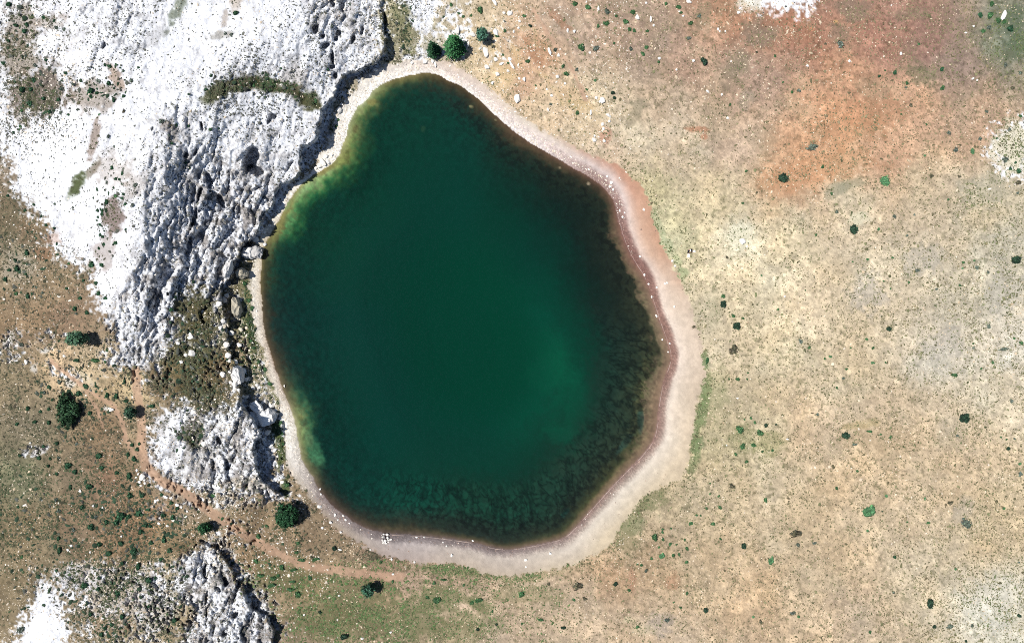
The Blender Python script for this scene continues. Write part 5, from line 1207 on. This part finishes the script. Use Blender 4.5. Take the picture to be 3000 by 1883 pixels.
crag('rock_block', 752, 1196, 2.6, 2.2, 1.6, .5, 'broad white fallen block at the top of the block heap by the beach', 206, (.74, .73, .72), 22)
crag('rock_block', 772, 1226, 2.2, 2.6, 1.9, .9, 'largest white fallen block between crag and beach', 209, (.74, .73, .72), 20)
crag('rock_block', 744, 1226, 1.3, 2.4, 1.3, .3, 'narrow white block leaning on the largest fallen block', 210, (.72, .71, .70), 18)
crag('rock_block', 790, 1218, 1.9, 2.2, 2.0, .2, 'white block beside the largest fallen one near the beach', 207, W_)
crag('rock_block', 694, 1098, 1.6, 3.0, 2.4, .2, 'white pinnacle with a dark side above the fallen blocks', 208, W_)

# pile of white stones on the south beach
pile = empty('stone_pile', tuple(float(v[0]) for v in ground(1128, 1581)))
tag(pile, 'pile of white stones heaped on the south beach near the waterline', 'stone pile')
for k in range(26):
    a = rnd.random() * 6.28; q = rnd.random() ** .6
    o = link('stone', BOUL[rnd.randrange(8)], pile, (math.cos(a) * q * .55, math.sin(a) * q * .62, .08 + (1 - q) * .22))
    s = rnd.uniform(.09, .22); o.scale = (s, s * rnd.uniform(.7, 1.2), s * .8); o.rotation_euler = (rnd.random(), rnd.random(), rnd.random() * 6)
for dx, dy in ((-.55, -.5), (-.7, -.35), (.75, .05), (.9, .1), (-.2, .85), (.3, .8)):
    o = link('stone', BOUL[rnd.randrange(8)], pile, (dx, dy, .05)); s = rnd.uniform(.1, .2); o.scale = (s * 1.5, s, s * .7)

# ---------------------------------------------------------------- the person sitting by the east beach, and what lies beside them
M_SKIN = plain_mat('skin', (.42, .24, .16)); M_JACK = plain_mat('navy_jacket', (.016, .016, .040), .9); M_TROU = plain_mat('black_trousers', (.010, .010, .012), .9)
M_CAP = plain_mat('white_cap', (.75, .74, .73), .9, .05); M_HAIR = plain_mat('dark_hair', (.02, .015, .012), .6); M_SHOE = plain_mat('dark_shoes', (.02, .02, .022), .7)
def skin_mesh(name, verts, edges, radii, root, subs=2):
    me = bpy.data.meshes.new(name); me.from_pydata(verts, edges, []); o = bpy.data.objects.new(name, me); C.objects.link(o)
    sm = o.modifiers.new('skin', 'SKIN'); ss = o.modifiers.new('sub', 'SUBSURF'); ss.levels = subs; ss.render_levels = subs
    for i, v in enumerate(me.skin_vertices[0].data):
        r = radii[i]; v.radius = (r, r) if not isinstance(r, tuple) else r; v.use_root = (i == root)
    dg = bpy.context.evaluated_depsgraph_get()
    ev = o.evaluated_get(dg); nm = bpy.data.meshes.new_from_object(ev)
    bpy.data.objects.remove(o); bpy.data.meshes.remove(me)
    nm.name = name; nm.polygons.foreach_set('use_smooth', [True] * len(nm.polygons))
    return nm
gp = ground(2020, 733, .4)
person = empty('person', tuple(float(v[0]) for v in gp), 0.35)
tag(person, 'person in dark clothes and white cap sitting on the ground by the east beach', 'person')
# faces -y (down the picture); legs crossed in front, arms resting on the knees
JV = [(0, 0, .13), (0, .03, .34), (0, .02, .52), (0, -.01, .60), (0, -.04, .68), (0, -.06, .80),
      (.19, .02, .53), (.27, -.08, .34), (.20, -.28, .27), (.17, -.35, .25), (-.19, .02, .53), (-.27, -.08, .34), (-.20, -.28, .27), (-.17, -.35, .25),
      (.11, -.03, .12), (.36, -.32, .22), (.05, -.44, .07), (-.04, -.48, .06), (-.11, -.03, .12), (-.36, -.32, .22), (-.05, -.36, .07), (.04, -.36, .05)]
JE = [(0, 1), (1, 2), (2, 3), (3, 4), (4, 5), (2, 6), (6, 7), (7, 8), (8, 9), (2, 10), (10, 11), (11, 12), (12, 13), (0, 14), (14, 15), (15, 16), (16, 17), (0, 18), (18, 19), (19, 20), (20, 21)]
JR = [.15, (.145, .115), (.15, .10), .06, .075, .085, .07, .052, .036, .034, .07, .052, .036, .034, .10, .075, .048, .045, .10, .075, .048, .045]
bmesh_p = skin_mesh('body', JV, JE, JR, 0)
for m_ in (M_JACK, M_TROU, M_SKIN, M_SHOE): bmesh_p.materials.append(m_)
for p in bmesh_p.polygons:
    c = p.center
    if c.z > .585 and abs(c.x) < .12: p.material_index = 2
    elif c.z > .25 and c.y > -.265 and (c.y > -.2 or abs(c.x) < .3) and not (abs(c.x) > .3 and c.z < .3): p.material_index = 0
    elif c.y < -.27 and c.z > .235 and abs(c.x) < .24: p.material_index = 2
    elif c.y < -.40 and c.z < .12: p.material_index = 3
    else: p.material_index = 1
body = link('body', bmesh_p, person)
for sx in (1, -1):     # hands laid over the shins, five separate fingers each
    FV = [(0, 0, 0), (0, -.05, -.012)]; FE = [(0, 1)]; FR = [.030, (.036, .018)]
    for k, (fxx, L) in enumerate(((-.030, .062), (-.010, .075), (.010, .07), (.029, .055))):
        i = len(FV); FV += [(fxx, -.075, -.018), (fxx * 1.1, -.075 - L * .5, -.03), (fxx * 1.1, -.075 - L * .8, -.055)]; FE += [(1, i), (i, i + 1), (i + 1, i + 2)]; FR += [.0105, .0095, .008]
    i = len(FV); FV += [(-.045 * sx, -.03, -.02), (-.06 * sx, -.065, -.035)]; FE += [(0, i), (i, i + 1)]; FR += [.013, .010]
    hm = skin_mesh('hand', FV, FE, FR, 0, 1); hm.materials.append(M_SKIN)
    h = link('hand', hm, person, (.165 * sx, -.35, .25)); h.rotation_euler = (.35, 0, -.5 * sx)
def ball(name, parent, loc, sc, m, zmin=-1, seg=14):
    bm = bmesh.new(); bmesh.ops.create_uvsphere(bm, u_segments=seg, v_segments=10, radius=1)
    bmesh.ops.delete(bm, geom=[v for v in bm.verts if v.co.z < zmin], context='VERTS')
    me = bpy.data.meshes.new(name); bm.to_mesh(me); bm.free(); me.materials.append(m)
    for p in me.polygons: p.use_smooth = True
    o = link(name, me, parent, loc); o.scale = sc; return o
ball('head', person, (0, -.065, .79), (.078, .098, .115), M_SKIN)
ball('nose', person, (0, -.165, .78), (.014, .02, .02), M_SKIN, -1, 8)
for sx in (1, -1):
    ball('ear', person, (.078 * sx, -.055, .78), (.012, .024, .034), M_SKIN, -1, 8)
    ball('eye', person, (.030 * sx, -.152, .80), (.012, .010, .010), M_HAIR, -1, 8)
mo = ball('mouth', person, (0, -.158, .735), (.024, .008, .006), plain_mat('lips', (.30, .12, .10)), -1, 8)
ball('hair', person, (0, -.045, .80), (.086, .100, .116), M_HAIR, -.35)
cap = ball('cap', person, (0, -.058, .825), (.098, .118, .108), M_CAP, .02)
bm = bmesh.new(); bmesh.ops.create_circle(bm, cap_ends=True, segments=16, radius=1)
ext = bmesh.ops.extrude_face_region(bm, geom=bm.faces[:]); bmesh.ops.translate(bm, verts=[g for g in ext['geom'] if isinstance(g, bmesh.types.BMVert)], vec=(0, 0, .06))
me = bpy.data.meshes.new('brim'); bm.to_mesh(me); bm.free(); me.materials.append(M_CAP)
br_ = link('brim', me, cap, (0, -.75, .02)); br_.scale = (.85, .75, 1)

# a dark bag next to the person and a white cloth on the grass
def soft_box(name, w, d, h, m, seed, parent=None):
    r = random.Random(seed); bm = bmesh.new(); bmesh.ops.create_cube(bm, size=1)
    bmesh.ops.subdivide_edges(bm, edges=bm.edges[:], cuts=3, use_grid_fill=True)
    for v in bm.verts:
        l_ = v.co.length; v.co *= (.80 + .2 * (.5 / max(l_, .5))); v.co.x *= w * r.uniform(.94, 1.06); v.co.y *= d * r.uniform(.94, 1.06); v.co.z *= h * r.uniform(.9, 1.1)
    me = bpy.data.meshes.new(name); bm.to_mesh(me); bm.free(); me.materials.append(m)
    for p in me.polygons: p.use_smooth = True
    return link(name, me, parent)
g = ground(2024.5, 731.5)
bag = empty('bag', tuple(float(v[0]) for v in g), .6); tag(bag, 'small black bag on the ground right of the seated person', 'bag')
b_ = soft_box('bag_body', .30, .18, .22, plain_mat('black_bag', (.012, .012, .014), .7), 5, bag); b_.location = (0, 0, .11)
hd = [(-.07, 0, .21), (-.05, 0, .28), (.05, 0, .28), (.07, 0, .21)]
sm_ = skin_mesh('strap', hd, [(0, 1), (1, 2), (2, 3)], [.012] * 4, 0, 1); sm_.materials.append(M_TROU); link('strap', sm_, bag)
g = ground(2017, 748)
r_ = random.Random(3); bm = bmesh.new(); bmesh.ops.create_grid(bm, x_segments=8, y_segments=12, size=.5)
for v in bm.verts:
    v.co.x *= .30 * (1 + .35 * (-v.co.y)) ; v.co.y *= .62; v.co.z = abs(math.sin(v.co.x * 30 + v.co.y * 8)) * .02 + r_.uniform(0, .02) + .02
ext = bmesh.ops.extrude_face_region(bm, geom=bm.faces[:]); bmesh.ops.translate(bm, verts=[q for q in ext['geom'] if isinstance(q, bmesh.types.BMVert)], vec=(0, 0, .006))
me = bpy.data.meshes.new('cloth'); bm.to_mesh(me); bm.free(); me.materials.append(plain_mat('white_cloth', (.74, .73, .74), .9, .05))
tag(link('cloth', me, None, tuple(float(v[0]) for v in g)), 'white cloth spread on the grass below the seated person', 'cloth')
